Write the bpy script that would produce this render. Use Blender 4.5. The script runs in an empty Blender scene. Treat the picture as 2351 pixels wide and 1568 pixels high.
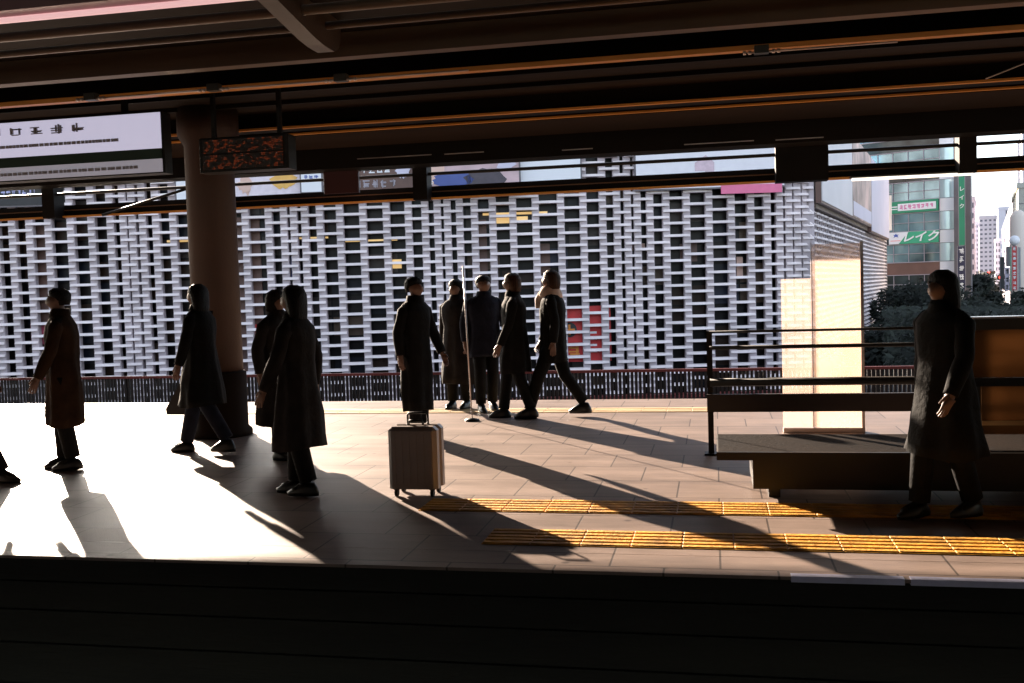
import bpy, bmesh, math, random
from mathutils import Vector, Matrix
random.seed(7)
S = bpy.context.scene
COL = S.collection
R = math.radians

# ------------------------------------------------------------------ camera frame (used to measure real distances)
YAW, PITCH, ROLL, EYE = R(11.6), R(3.1), R(1.75), 1.55
FPX = 2350 * 35 / 36
C0 = Vector((0, 0, EYE))
FH = Vector((-math.sin(YAW), math.cos(YAW), 0))      # street axis: away from the station
R0 = Vector((math.cos(YAW), math.sin(YAW), 0))       # street axis: along the facade
UP = Vector((0, 0, 1))
FW = FH * math.cos(PITCH) - UP * math.sin(PITCH)
U0 = R0.cross(FW)
CR = R0 * math.cos(ROLL) - U0 * math.sin(ROLL)
CU = R0 * math.sin(ROLL) + U0 * math.cos(ROLL)
def ray(u, v): return FW + CR * ((u - 1175) / FPX) - CU * ((v - 784) / FPX)
def FL(u, v, z=0.0):
    d = ray(u, v); return C0 + d * ((z - EYE) / d.z)
def PY(u, v, Y):
    d = ray(u, v); return C0 + d * (Y / d.y)
def PB(u, v, b):
    d = ray(u, v); return C0 + d * (b / d.dot(FH))
SF = (FH+R0*0.478).normalized(); SR = SF.cross(UP)   # street running away from the square
def edge_w(A, u1):
    # width along SR from A to where image column u1 crosses that line
    d = ray(u1, 784); d = Vector((d.x, d.y))
    rx, ry = A.x-C0.x, A.y-C0.y
    return (rx*d.y-ry*d.x)/(d.x*SR.y-d.y*SR.x)
def BW(a, b, z): return R0 * a + FH * b + UP * z

cam = bpy.data.cameras.new('camera'); camo = bpy.data.objects.new('camera', cam); COL.objects.link(camo)
cam.lens = 35; cam.sensor_width = 36; cam.clip_end = 4000; cam.clip_start = 0.05
M = Matrix((CR, CU, -FW)).transposed().to_4x4(); M.translation = C0
camo.matrix_world = M
S.camera = camo

# ------------------------------------------------------------------ materials
MATS = {}
def mat(name, col, rough=0.6, var=0.15, scale=3.0, metal=0.0, bump=0.0, bscale=40.0, spec=0.5, emit=None, estr=1.0, stretch=None, col2=None):
    m = bpy.data.materials.new(name); m.use_nodes = True
    nt = m.node_tree; b = nt.nodes['Principled BSDF']
    b.inputs['Roughness'].default_value = rough; b.inputs['Metallic'].default_value = metal
    b.inputs['Specular IOR Level'].default_value = spec
    tc = nt.nodes.new('ShaderNodeTexCoord'); src = tc.outputs['Object']
    if stretch:
        mp = nt.nodes.new('ShaderNodeMapping'); mp.inputs['Scale'].default_value = stretch
        nt.links.new(src, mp.inputs['Vector']); src = mp.outputs['Vector']
    n = nt.nodes.new('ShaderNodeTexNoise'); n.inputs['Scale'].default_value = scale; n.inputs['Detail'].default_value = 6
    nt.links.new(src, n.inputs['Vector'])
    r = nt.nodes.new('ShaderNodeValToRGB'); r.color_ramp.elements[0].position = 0.3; r.color_ramp.elements[1].position = 0.7
    lo = tuple(c * (1 - var) for c in col); hi = tuple(min(1, c * (1 + var)) for c in (col2 or col))
    r.color_ramp.elements[0].color = (*lo, 1); r.color_ramp.elements[1].color = (*hi, 1)
    nt.links.new(n.outputs['Fac'], r.inputs['Fac']); nt.links.new(r.outputs['Color'], b.inputs['Base Color'])
    if bump:
        n2 = nt.nodes.new('ShaderNodeTexNoise'); n2.inputs['Scale'].default_value = bscale; n2.inputs['Detail'].default_value = 5
        nt.links.new(src, n2.inputs['Vector'])
        bp = nt.nodes.new('ShaderNodeBump'); bp.inputs['Strength'].default_value = bump; bp.inputs['Distance'].default_value = 0.02
        nt.links.new(n2.outputs['Fac'], bp.inputs['Height']); nt.links.new(bp.outputs['Normal'], b.inputs['Normal'])
    if emit:
        b.inputs['Emission Color'].default_value = (*emit, 1); b.inputs['Emission Strength'].default_value = estr
    MATS[name] = m
    return m

def floor_mat(name, c1, c2, mortar, bw, bh, rough, msize=0.006):
    m = bpy.data.materials.new(name); m.use_nodes = True
    nt = m.node_tree; b = nt.nodes['Principled BSDF']; b.inputs['Specular IOR Level'].default_value = 0.14
    tc = nt.nodes.new('ShaderNodeTexCoord')
    br = nt.nodes.new('ShaderNodeTexBrick'); br.offset = 0.5
    br.inputs['Scale'].default_value = 1; br.inputs['Brick Width'].default_value = bw; br.inputs['Row Height'].default_value = bh
    br.inputs['Mortar Size'].default_value = msize; br.inputs['Color1'].default_value = (*c1, 1); br.inputs['Color2'].default_value = (*c2, 1)
    br.inputs['Mortar'].default_value = (*mortar, 1); br.inputs['Bias'].default_value = 0.0
    nt.links.new(tc.outputs['Object'], br.inputs['Vector'])
    n = nt.nodes.new('ShaderNodeTexNoise'); n.inputs['Scale'].default_value = 1.9; n.inputs['Detail'].default_value = 10; n.inputs['Roughness'].default_value = 0.75
    mp = nt.nodes.new('ShaderNodeMapping'); mp.inputs['Scale'].default_value = (0.35, 1.6, 1)
    nt.links.new(tc.outputs['Object'], mp.inputs['Vector']); nt.links.new(mp.outputs['Vector'], n.inputs['Vector'])
    mr = nt.nodes.new('ShaderNodeMapRange'); mr.inputs['From Min'].default_value = 0.3; mr.inputs['From Max'].default_value = 0.72
    mr.inputs['To Min'].default_value = 0.5; mr.inputs['To Max'].default_value = 1.2
    nt.links.new(n.outputs['Fac'], mr.inputs['Value'])
    mx = nt.nodes.new('ShaderNodeMix'); mx.data_type = 'RGBA'; mx.blend_type = 'MULTIPLY'; mx.inputs['Factor'].default_value = 1
    nt.links.new(br.outputs['Color'], mx.inputs['A']); nt.links.new(mr.outputs['Result'], mx.inputs['B'])
    vs = nt.nodes.new('ShaderNodeTexVoronoi'); vs.inputs['Scale'].default_value = 2.3
    nt.links.new(tc.outputs['Object'], vs.inputs['Vector'])
    vr = nt.nodes.new('ShaderNodeMapRange'); vr.inputs['From Min'].default_value = 0.035; vr.inputs['From Max'].default_value = 0.075; vr.inputs['To Min'].default_value = 0.45; vr.inputs['To Max'].default_value = 1.0
    nt.links.new(vs.outputs['Distance'], vr.inputs['Value'])
    m3 = nt.nodes.new('ShaderNodeMix'); m3.data_type = 'RGBA'; m3.blend_type = 'MULTIPLY'; m3.inputs['Factor'].default_value = 1
    nt.links.new(mx.outputs['Result'], m3.inputs['A']); nt.links.new(vr.outputs['Result'], m3.inputs['B'])
    nt.links.new(m3.outputs['Result'], b.inputs['Base Color'])
    r2 = nt.nodes.new('ShaderNodeMapRange'); r2.inputs['To Min'].default_value = rough - 0.1; r2.inputs['To Max'].default_value = rough + 0.12
    nt.links.new(n.outputs['Fac'], r2.inputs['Value']); nt.links.new(r2.outputs['Result'], b.inputs['Roughness'])
    n3 = nt.nodes.new('ShaderNodeTexNoise'); n3.inputs['Scale'].default_value = 90; n3.inputs['Detail'].default_value = 4
    nt.links.new(tc.outputs['Object'], n3.inputs['Vector'])
    ad = nt.nodes.new('ShaderNodeMath'); ad.operation = 'MULTIPLY_ADD'; ad.inputs[1].default_value = -1.0
    nt.links.new(br.outputs['Fac'], ad.inputs[0]); nt.links.new(n3.outputs['Fac'], ad.inputs[2])
    bp = nt.nodes.new('ShaderNodeBump'); bp.inputs['Strength'].default_value = 0.35; bp.inputs['Distance'].default_value = 0.004
    nt.links.new(ad.outputs['Value'], bp.inputs['Height']); nt.links.new(bp.outputs['Normal'], b.inputs['Normal'])
    return m

def frosted(name, col, clear, rough=0.5):
    m = bpy.data.materials.new(name); m.use_nodes = True
    nt = m.node_tree; out = nt.nodes['Material Output']; nt.nodes.remove(nt.nodes['Principled BSDF'])
    tl = nt.nodes.new('ShaderNodeBsdfTranslucent'); tl.inputs['Color'].default_value = (*col, 1)
    df = nt.nodes.new('ShaderNodeBsdfDiffuse'); df.inputs['Color'].default_value = (*col, 1)
    tr = nt.nodes.new('ShaderNodeBsdfTransparent')
    n = nt.nodes.new('ShaderNodeTexNoise'); n.inputs['Scale'].default_value = 2.2; n.inputs['Detail'].default_value = 6
    tc = nt.nodes.new('ShaderNodeTexCoord'); nt.links.new(tc.outputs['Object'], n.inputs['Vector'])
    mr = nt.nodes.new('ShaderNodeMapRange'); mr.inputs['To Min'].default_value = max(0, clear - 0.14); mr.inputs['To Max'].default_value = clear + 0.14 if clear > 0 else 0.0
    nt.links.new(n.outputs['Fac'], mr.inputs['Value'])
    a = nt.nodes.new('ShaderNodeMixShader'); a.inputs[0].default_value = 0.25
    nt.links.new(tl.outputs[0], a.inputs[1]); nt.links.new(df.outputs[0], a.inputs[2])
    c = nt.nodes.new('ShaderNodeMixShader')
    mr.clamp = True
    nt.links.new(mr.outputs['Result'], c.inputs[0]); nt.links.new(a.outputs[0], c.inputs[1]); nt.links.new(tr.outputs[0], c.inputs[2])
    nt.links.new(c.outputs[0], out.inputs['Surface'])
    return m

def led_mat(name):
    m = bpy.data.materials.new(name); m.use_nodes = True
    nt = m.node_tree; b = nt.nodes['Principled BSDF']; b.inputs['Base Color'].default_value = (0.012, 0.008, 0.006, 1); b.inputs['Roughness'].default_value = 0.5
    tc = nt.nodes.new('ShaderNodeTexCoord')
    v = nt.nodes.new('ShaderNodeTexVoronoi'); v.inputs['Scale'].default_value = 70; v.inputs['Randomness'].default_value = 0
    nt.links.new(tc.outputs['Object'], v.inputs['Vector'])
    lt = nt.nodes.new('ShaderNodeMath'); lt.operation = 'LESS_THAN'; lt.inputs[1].default_value = 0.32
    nt.links.new(v.outputs['Distance'], lt.inputs[0])
    n = nt.nodes.new('ShaderNodeTexNoise'); n.inputs['Scale'].default_value = 24; n.inputs['Detail'].default_value = 2
    mp = nt.nodes.new('ShaderNodeMapping'); mp.inputs['Scale'].default_value = (1, 1, 1.4)
    nt.links.new(tc.outputs['Object'], mp.inputs['Vector']); nt.links.new(mp.outputs['Vector'], n.inputs['Vector'])
    gt = nt.nodes.new('ShaderNodeMath'); gt.operation = 'GREATER_THAN'; gt.inputs[1].default_value = 0.57
    nt.links.new(n.outputs['Fac'], gt.inputs[0])
    mu = nt.nodes.new('ShaderNodeMath'); mu.operation = 'MULTIPLY'
    nt.links.new(lt.outputs[0], mu.inputs[0]); nt.links.new(gt.outputs[0], mu.inputs[1])
    m2 = nt.nodes.new('ShaderNodeMath'); m2.operation = 'MULTIPLY'; m2.inputs[1].default_value = 0.032
    nt.links.new(mu.outputs[0], m2.inputs[0])
    b.inputs['Emission Color'].default_value = (1, 0.13, 0.02, 1); nt.links.new(m2.outputs[0], b.inputs['Emission Strength'])
    return m

FLOOR = floor_mat('platform_paving', (0.285, 0.215, 0.18), (0.245, 0.185, 0.155), (0.085, 0.065, 0.055), 0.6, 0.6, 0.46)
WALLDARK = mat('sooty_shaded_concrete', (0.010, 0.009, 0.006), 0.85, 0.5, 1.2, bump=0.5, bscale=18, stretch=(0.4, 1, 3))  # the wall's shade is put into this near-black colour, besides brake soot
EDGE = mat('edge_white', (0.55, 0.55, 0.6), 0.6, 0.35, 2.0, bump=0.2)
TACT = mat('tactile_yellow', (0.62, 0.30, 0.03), 0.6, 0.45, 5, bump=0.4, spec=0.3)
TACTPALE = mat('tactile_pale', (0.60, 0.42, 0.22), 0.55, 0.2, 2.0)
BALLAST = mat('ballast', (0.045, 0.038, 0.03), 0.95, 0.6, 9, bump=1.0, bscale=25)
ASPH = mat('asphalt', (0.05, 0.05, 0.052), 0.85, 0.25, 0.6, bump=0.2)
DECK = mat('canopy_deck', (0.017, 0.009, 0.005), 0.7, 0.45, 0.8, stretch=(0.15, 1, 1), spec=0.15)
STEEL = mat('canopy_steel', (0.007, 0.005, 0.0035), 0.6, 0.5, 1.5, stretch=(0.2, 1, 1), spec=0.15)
TAN = mat('tan_steel', (0.13, 0.080, 0.047), 0.45, 0.4, 1.5, stretch=(0.2, 1, 1), spec=0.3)
OCHRE = mat('ochre_duct', (0.70, 0.30, 0.055), 0.4, 0.2, 1.5, stretch=(0.2, 1, 1))
GALV = mat('galvanised', (0.55, 0.46, 0.42), 0.3, 0.15, 3, metal=0.8)
BLACKST = mat('black_steel', (0.010, 0.008, 0.006), 0.45, 0.3, 2, spec=0.25)
PILLARM = mat('pillar_paint', (0.045, 0.020, 0.011), 0.6, 0.25, 1.6, bump=0.1)
PILLARB = mat('pillar_base', (0.014, 0.008, 0.005), 0.85, 0.3, 2, spec=0.1)
LAT = mat('lattice_white', (0.78, 0.68, 0.665), 0.6, 0.16, 0.6, bump=0.1, bscale=6)
RAIL = mat('rail_lilac', (0.43, 0.365, 0.385), 0.7, 0.22, 0.6, bump=0.15, bscale=5)
CORE = mat('curtain_dark', (0.010, 0.008, 0.008), 0.3, 0.9, 0.25, spec=0.15, col2=(0.03, 0.02, 0.017))
def rooms(m):
    nt = m.node_tree; b = nt.nodes['Principled BSDF']
    tc = nt.nodes.new('ShaderNodeTexCoord'); mp = nt.nodes.new('ShaderNodeMapping'); mp.inputs['Rotation'].default_value = (0, 0, -YAW)
    sx = nt.nodes.new('ShaderNodeSeparateXYZ'); cx = nt.nodes.new('ShaderNodeCombineXYZ')
    nt.links.new(tc.outputs['Object'], mp.inputs['Vector']); nt.links.new(mp.outputs['Vector'], sx.inputs[0])
    nt.links.new(sx.outputs['X'], cx.inputs['X']); nt.links.new(sx.outputs['Z'], cx.inputs['Y'])
    br = nt.nodes.new('ShaderNodeTexBrick'); br.offset = 0.0; br.inputs['Scale'].default_value = 1; br.inputs['Brick Width'].default_value = 1.9; br.inputs['Row Height'].default_value = 1.15
    br.inputs['Mortar Size'].default_value = 0.05; br.inputs['Color1'].default_value = (0, 0, 0, 1); br.inputs['Color2'].default_value = (1, 1, 1, 1); br.inputs['Mortar'].default_value = (0.1, 0.1, 0.1, 1)
    nt.links.new(cx.outputs[0], br.inputs['Vector'])
    cr = nt.nodes.new('ShaderNodeValToRGB'); cr.color_ramp.interpolation = 'CONSTANT'
    for k, (p, c) in enumerate(((0.0, (0.006, 0.005, 0.006)), (0.45, (0.014, 0.011, 0.011)), (0.6, (0.035, 0.02, 0.014)), (0.72, (0.012, 0.014, 0.022)), (0.82, (0.05, 0.04, 0.038)), (0.92, (0.11, 0.075, 0.055)), (0.97, (0.03, 0.035, 0.06)))):
        e = cr.color_ramp.elements[k] if k < 2 else cr.color_ramp.elements.new(p)
        e.position = p; e.color = (*c, 1)
    nt.links.new(br.outputs['Color'], cr.inputs['Fac']); nt.links.new(cr.outputs['Color'], b.inputs['Base Color'])
rooms(CORE)
REDBAND = mat('red_band', (0.16, 0.025, 0.02), 0.5, 0.2)
CLOTHK = mat('black_cloth', (0.007, 0.007, 0.007), 0.85, 0.3, 9, spec=0.12, bump=0.35, bscale=30)
CLOTHB = mat('brown_cloth', (0.028, 0.014, 0.007), 0.85, 0.3, 9, spec=0.12, bump=0.35, bscale=30)
CLOTHN = mat('navy_cloth', (0.010, 0.012, 0.022), 0.85, 0.3, 9, spec=0.12, bump=0.35, bscale=30)
CLOTHG = mat('grey_cloth', (0.016, 0.014, 0.014), 0.85, 0.3, 9, spec=0.12, bump=0.35, bscale=30)
SCARFM = mat('cream_scarf', (0.62, 0.48, 0.40), 0.9, 0.15, 14)
SKIN = mat('skin', (0.15, 0.08, 0.055), 0.5, 0.1, 8)
LIPS = mat('lips', (0.14, 0.05, 0.045), 0.5, 0.1)
HAIRK = mat('hair_black', (0.008, 0.006, 0.005), 0.5, 0.6, 14, bump=0.7, bscale=60, stretch=(3, 3, 0.3), spec=0.1)
HAIRB = mat('hair_brown', (0.05, 0.024, 0.012), 0.5, 0.6, 14, bump=0.7, bscale=60, stretch=(3, 3, 0.3), spec=0.1)
SHOE = mat('shoe_black', (0.008, 0.008, 0.008), 0.35, 0.2)
LEATHER = mat('black_leather', (0.010, 0.009, 0.009), 0.35, 0.3, 12, bump=0.15)
CASE = mat('case_shell', (0.24, 0.20, 0.18), 0.35, 0.1, 5)
WHITEP = mat('white_panel', (0.78, 0.77, 0.80), 0.5, 0.03, 0.5)
LAVP = mat('lavender_panel', (0.62, 0.58, 0.70), 0.5, 0.06, 0.3)
PINKP = mat('pink_panel', (0.75, 0.28, 0.36), 0.5, 0.1, 0.5)
PEACH = mat('peach_panel', (0.70, 0.46, 0.38), 0.5, 0.1, 0.6)
BROWNP = mat('brown_panel', (0.13, 0.065, 0.05), 0.5, 0.3, 0.4)
WINEP = mat('wine_panel', (0.05, 0.012, 0.014), 0.5, 0.3, 0.8)
BLUEP = mat('blue_panel', (0.06, 0.09, 0.30), 0.5, 0.2, 0.6)
YELP = mat('yellow_panel', (0.75, 0.42, 0.10), 0.5, 0.1)
BLACKP = mat('black_panel', (0.014, 0.013, 0.016), 0.45, 0.3)
GREENP = mat('green_panel', (0.020, 0.24, 0.125), 0.45, 0.12, 0.4)
GREEN2 = mat('green_panel_light', (0.045, 0.36, 0.20), 0.45, 0.08, 0.4)
DGREEN = mat('deep_green', (0.006, 0.026, 0.014), 0.5, 0.1)
REDP = mat('red_panel', (0.55, 0.02, 0.02), 0.45, 0.08)
SKYB = mat('azure_panel', (0.06, 0.16, 0.50), 0.45, 0.1)
NAVYP = mat('navy_panel', (0.018, 0.016, 0.055), 0.45, 0.2)
INKW = mat('letter_white', (0.8, 0.8, 0.82), 0.5, 0.02)
INKK = mat('letter_black', (0.02, 0.02, 0.022), 0.5, 0.02)
INKG = mat('letter_grey', (0.30, 0.29, 0.33), 0.5, 0.1)
INKR = mat('letter_red', (0.85, 0.12, 0.12), 0.5, 0.02)
INKP = mat('letter_pink', (0.70, 0.22, 0.42), 0.5, 0.02)
INKB = mat('letter_blue', (0.05, 0.10, 0.40), 0.5, 0.02)
INKY = mat('letter_orange', (0.70, 0.25, 0.03), 0.5, 0.02)
GLASS = mat('teal_glass', (0.10, 0.20, 0.25), 0.06, 0.7, 0.22, metal=0.55, stretch=(1, 1, 0.6), col2=(0.22, 0.36, 0.42))
GLASSP = mat('pale_glass', (0.50, 0.62, 0.64), 0.15, 0.1, 0.5, metal=0.3)
GLASSD = mat('dark_glass', (0.035, 0.05, 0.055), 0.08, 0.7, 0.4, metal=0.4)
MULL = mat('mullion', (0.34, 0.30, 0.34), 0.5, 0.05)
CONC = mat('pale_concrete', (0.50, 0.46, 0.50), 0.8, 0.08, 0.2)  # pale mauve tone also carries the distance haze on the far blocks
CONCW = mat('white_concrete', (0.62, 0.60, 0.67), 0.8, 0.05, 0.2)  # whitened for haze too, over pale walls
TILE = mat('cream_tile', (0.50, 0.49, 0.42), 0.7, 0.08, 0.3)
CREAM = mat('cream_render', (0.72, 0.62, 0.54), 0.7, 0.05, 0.3)
GREYB = mat('grey_block', (0.17, 0.15, 0.16), 0.7, 0.15, 0.4)
ORANGEB = mat('terracotta_block', (0.55, 0.28, 0.16), 0.7, 0.1, 0.4)
WINK = mat('window_dark', (0.10, 0.10, 0.13), 0.2, 0.3, 0.5)
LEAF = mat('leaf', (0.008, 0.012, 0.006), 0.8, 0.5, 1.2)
BARK = mat('bark', (0.03, 0.022, 0.016), 0.9, 0.3, 8, bump=0.6)
AMBER = frosted('amber_sheet', (0.15, 0.092, 0.050), 0.0)
OLIVE = mat('olive_steel', (0.03, 0.03, 0.022), 0.4, 0.2)
LAMPM = mat('lamp_tube', (0.8, 0.7, 0.7), 0.4, 0.01, emit=(1.0, 0.58, 0.58), estr=0.13)
GLOWW = mat('glow_white', (0.8, 0.78, 0.75), 0.4, 0.01, emit=(1.0, 0.86, 0.72), estr=0.4)
LAMPY = mat('lamp_yellow', (0.8, 0.6, 0.3), 0.4, 0.01, emit=(1.0, 0.62, 0.22), estr=0.10)
MAUVE = mat('lamp_housing', (0.33, 0.17, 0.18), 0.5, 0.08)
SIGNW = mat('backlit_white', (0.45, 0.43, 0.52), 0.5, 0.03, emit=(0.80, 0.77, 1.0), estr=0.10)
SIGNG = mat('backlit_grey', (0.40, 0.38, 0.44), 0.5, 0.03, emit=(0.80, 0.77, 0.9), estr=0.04)
REDL = mat('red_lamp', (0.6, 0.02, 0.02), 0.4, 0.01, emit=(1, 0.05, 0.03), estr=1.2)
CARW = mat('car_paint', (0.65, 0.65, 0.68), 0.25, 0.03)
TYRE = mat('tyre', (0.02, 0.02, 0.02), 0.8, 0.2)
FROST = frosted('frosted_cream', (0.55, 0.41, 0.32), 0.58)
FROST2 = frosted('frosted_rose', (0.56, 0.42, 0.35), 0.74)
LED = led_mat('led_matrix')

# ------------------------------------------------------------------ mesh builder
class MB:
    def __init__(s, o=(0, 0, 0), ex=(1, 0, 0), ey=(0, 1, 0), ez=(0, 0, 1)):
        s.v = []; s.f = []; s.smooth = []
        s.o, s.ex, s.ey, s.ez = Vector(o), Vector(ex), Vector(ey), Vector(ez)
    def P(s, x, y, z): return s.o + s.ex * x + s.ey * y + s.ez * z
    def box(s, x0, x1, y0, y1, z0, z1):
        i = len(s.v)
        for x, y, z in ((x0,y0,z0),(x1,y0,z0),(x1,y1,z0),(x0,y1,z0),(x0,y0,z1),(x1,y0,z1),(x1,y1,z1),(x0,y1,z1)): s.v.append(s.P(x, y, z))
        for q in ((0,3,2,1),(4,5,6,7),(0,1,5,4),(1,2,6,5),(2,3,7,6),(3,0,4,7)): s.f.append(tuple(i + k for k in q)); s.smooth.append(False)
        return s
    def chbox(s, x0, x1, y0, y1, z0, z1, c=0.01):
        """box with chamfered upright and top edges"""
        i = len(s.v)
        def ring(z, k):
            return [(x0+c*k, y0, z), (x1-c*k, y0, z), (x1, y0+c*k, z), (x1, y1-c*k, z), (x1-c*k, y1, z), (x0+c*k, y1, z), (x0, y1-c*k, z), (x0, y0+c*k, z)]
        rings = [ring(z0, 1), ring(z1 - c, 1), [(min(max(x, x0+c), x1-c), min(max(y, y0+c), y1-c), z1) for x, y, z in ring(z1, 1)]]
        for rg in rings:
            for p in rg: s.v.append(s.P(*p))
        for k in range(2):
            for j in range(8):
                a, b = i+k*8+j, i+k*8+(j+1) % 8
                s.f.append((a, b, b+8, a+8)); s.smooth.append(False)
        s.f.append(tuple(i+16+j for j in range(8))); s.f.append(tuple(i+7-j for j in range(8))); s.smooth += [False, False]
        return s
    def tube(s, pts, rad, n=10, cap=True, ry=None):
        pts = [s.P(*p) for p in pts]
        if not isinstance(rad, (list, tuple)): rad = [rad] * len(pts)
        i0 = len(s.v); prev = None
        for k, p in enumerate(pts):
            t = (pts[min(k+1, len(pts)-1)] - pts[max(k-1, 0)]).normalized()
            if prev is None:
                a = Vector((0, 0, 1)) if abs(t.z) < 0.9 else Vector((1, 0, 0))
                x = a.cross(t).normalized()
            else:
                x = (prev - t * prev.dot(t)).normalized()
            prev = x; y = t.cross(x)
            for j in range(n):
                an = 2*math.pi*j/n
                s.v.append(p + x*math.cos(an)*rad[k] + y*math.sin(an)*rad[k])
        for k in range(len(pts)-1):
            for j in range(n):
                a = i0+k*n+j; b = i0+k*n+(j+1) % n
                s.f.append((a, b, b+n, a+n)); s.smooth.append(True)
        if cap:
            s.f.append(tuple(i0+n-1-j for j in range(n))); s.f.append(tuple(i0+(len(pts)-1)*n+j for j in range(n))); s.smooth += [False, False]
        return s
    def loft(s, rings, n=18, cap=True, fold=0.0, seed=0):
        """rings: (cx, cy, z, rx, ry); fold adds hanging creases that fade towards the last ring"""
        i0 = len(s.v)
        if fold:
            rr = []
            for (a, c) in zip(rings, rings[1:]):
                for q in range(3): rr.append(tuple(a[k]+(c[k]-a[k])*q/3 for k in range(5)))
            rings = rr+[rings[-1]]
        rg = random.Random(seed); ph = [rg.uniform(0, 6.28) for _ in range(4)]
        for ri, (cx, cy, z, rx, ry) in enumerate(rings):
            f = fold*(1-ri/len(rings))
            for j in range(n):
                an = 2*math.pi*j/n
                m_ = 1+f*(0.5*math.sin(5*an+ph[0]+z*1.3)+0.35*math.sin(9*an+ph[1]-z*2)+0.3*math.sin(2*an+ph[2]+z*9)+0.25*math.sin(3*an+ph[3]+z*17))
                s.v.append(s.P(cx+rx*m_*math.cos(an), cy+ry*m_*math.sin(an), z+f*0.12*math.sin(2*an+ph[1])*(1 if ri == 0 else 0)))
        for k in range(len(rings)-1):
            for j in range(n):
                a = i0+k*n+j; b = i0+k*n+(j+1) % n
                s.f.append((a, b, b+n, a+n)); s.smooth.append(True)
        if cap:
            s.f.append(tuple(i0+n-1-j for j in range(n))); s.f.append(tuple(i0+(len(rings)-1)*n+j for j in range(n))); s.smooth += [False, False]
        return s
    def prism(s, poly, z0, z1):
        """poly in (x, z), extruded along y from z0 to z1"""
        i = len(s.v); n = len(poly)
        for y in (z0, z1):
            for x, z in poly: s.v.append(s.P(x, y, z))
        s.f.append(tuple(i+j for j in range(n))); s.f.append(tuple(i+n+n-1-j for j in range(n))); s.smooth += [False, False]
        for j in range(n):
            a, b = i+j, i+(j+1) % n
            s.f.append((b, a, a+n, b+n)); s.smooth.append(False)
        return s
    def ball(s, c, rx, ry, rz, nu=14, nv=9):
        rings = []
        for k in range(nv+1):
            t = -math.pi/2 + math.pi*k/nv
            rings.append((c[0], c[1], c[2]+rz*math.sin(t), max(1e-4, rx*math.cos(t)), max(1e-4, ry*math.cos(t))))
        return s.loft(rings, nu)
    def build(s, name, m, parent=None, base=None):
        o0 = Vector((0, 0, 0))
        if parent is not None:
            o0 = WLOC[parent.name]
        elif base is not None: o0 = Vector(base)
        me = bpy.data.meshes.new(name)
        me.from_pydata([tuple(p - o0) for p in s.v], [], s.f)
        me.polygons.foreach_set('use_smooth', s.smooth)
        ms = m if isinstance(m, (list, tuple)) else [m]
        for q in ms: me.materials.append(q)
        bm = bmesh.new(); bm.from_mesh(me); bmesh.ops.recalc_face_normals(bm, faces=bm.faces); bm.to_mesh(me); bm.free()
        o = bpy.data.objects.new(name, me); COL.objects.link(o)
        if parent is not None: o.parent = parent
        else: o.location = o0
        WLOC[o.name] = o0
        return o
WLOC = {}
def tag(o, label=None, cat=None, group=None, kind=None):
    for k, v in (('label', label), ('category', cat), ('group', group), ('kind', kind)):
        if v: o[k] = v
    return o
def thing(name, loc, label, cat, group=None):
    o = bpy.data.objects.new(name, None); COL.objects.link(o); o.location = loc; o.empty_display_size = 0.2
    WLOC[o.name] = Vector(loc)
    return tag(o, label, cat, group)
def struct(name, mb, m): return tag(mb.build(name, m), kind='structure')
def children(o): return [c for c in bpy.data.objects if c.parent == o]
def copy_tree(o, parent=None):
    c = o.copy(); COL.objects.link(c); c.parent = parent; WLOC[c.name] = WLOC[o.name]
    for ch in [k for k in list(COL.objects) if k.parent == o]: copy_tree(ch, c)
    return c
def text_mesh(name, body, size, m, parent, origin, ex, ez, shear=0.0, depth=0.03, align='CENTER', sx=1.0, bold=0.0):
    cu = bpy.data.curves.new(name, 'FONT'); cu.body = body; cu.size = size; cu.align_x = align; cu.align_y = 'CENTER'
    cu.shear = shear; cu.extrude = depth; cu.offset = bold
    t = bpy.data.objects.new(name + '_tmp', cu); COL.objects.link(t)
    dg = bpy.context.evaluated_depsgraph_get(); me = bpy.data.meshes.new_from_object(t.evaluated_get(dg))
    bpy.data.objects.remove(t)
    ex, ez, o0 = Vector(ex), Vector(ez), WLOC[parent.name]; ny = ex.cross(ez)
    for v in me.vertices:
        p = Vector(origin) + ex*v.co.x*sx + ez*v.co.y - ny*v.co.z
        v.co = p - o0
    me.materials.clear(); me.materials.append(m)
    o = bpy.data.objects.new(name, me); COL.objects.link(o); o.parent = parent; WLOC[o.name] = o0
    return o
def strokes(mb, x0, x1, z0, z1, y, n, rng, th=0.12):
    """a block of unreadable brush-like marks, one cluster per character"""
    w = (x1-x0); h = (z1-z0)
    for k in range(n):
        if rng.random() < 0.6:
            zc = z0 + h*rng.uniform(0.1, 0.9); xa = x0+w*rng.uniform(0, 0.25); xb = x1-w*rng.uniform(0, 0.25)
            mb.box(xa, xb, y, y+0.02, zc-h*th/2, zc+h*th/2)
        else:
            xc = x0 + w*rng.uniform(0.15, 0.85); za = z0+h*rng.uniform(0, 0.3); zb = z1-h*rng.uniform(0, 0.3)
            mb.box(xc-w*th/2, xc+w*th/2, y-0.003, y+0.017, za, zb)

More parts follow.
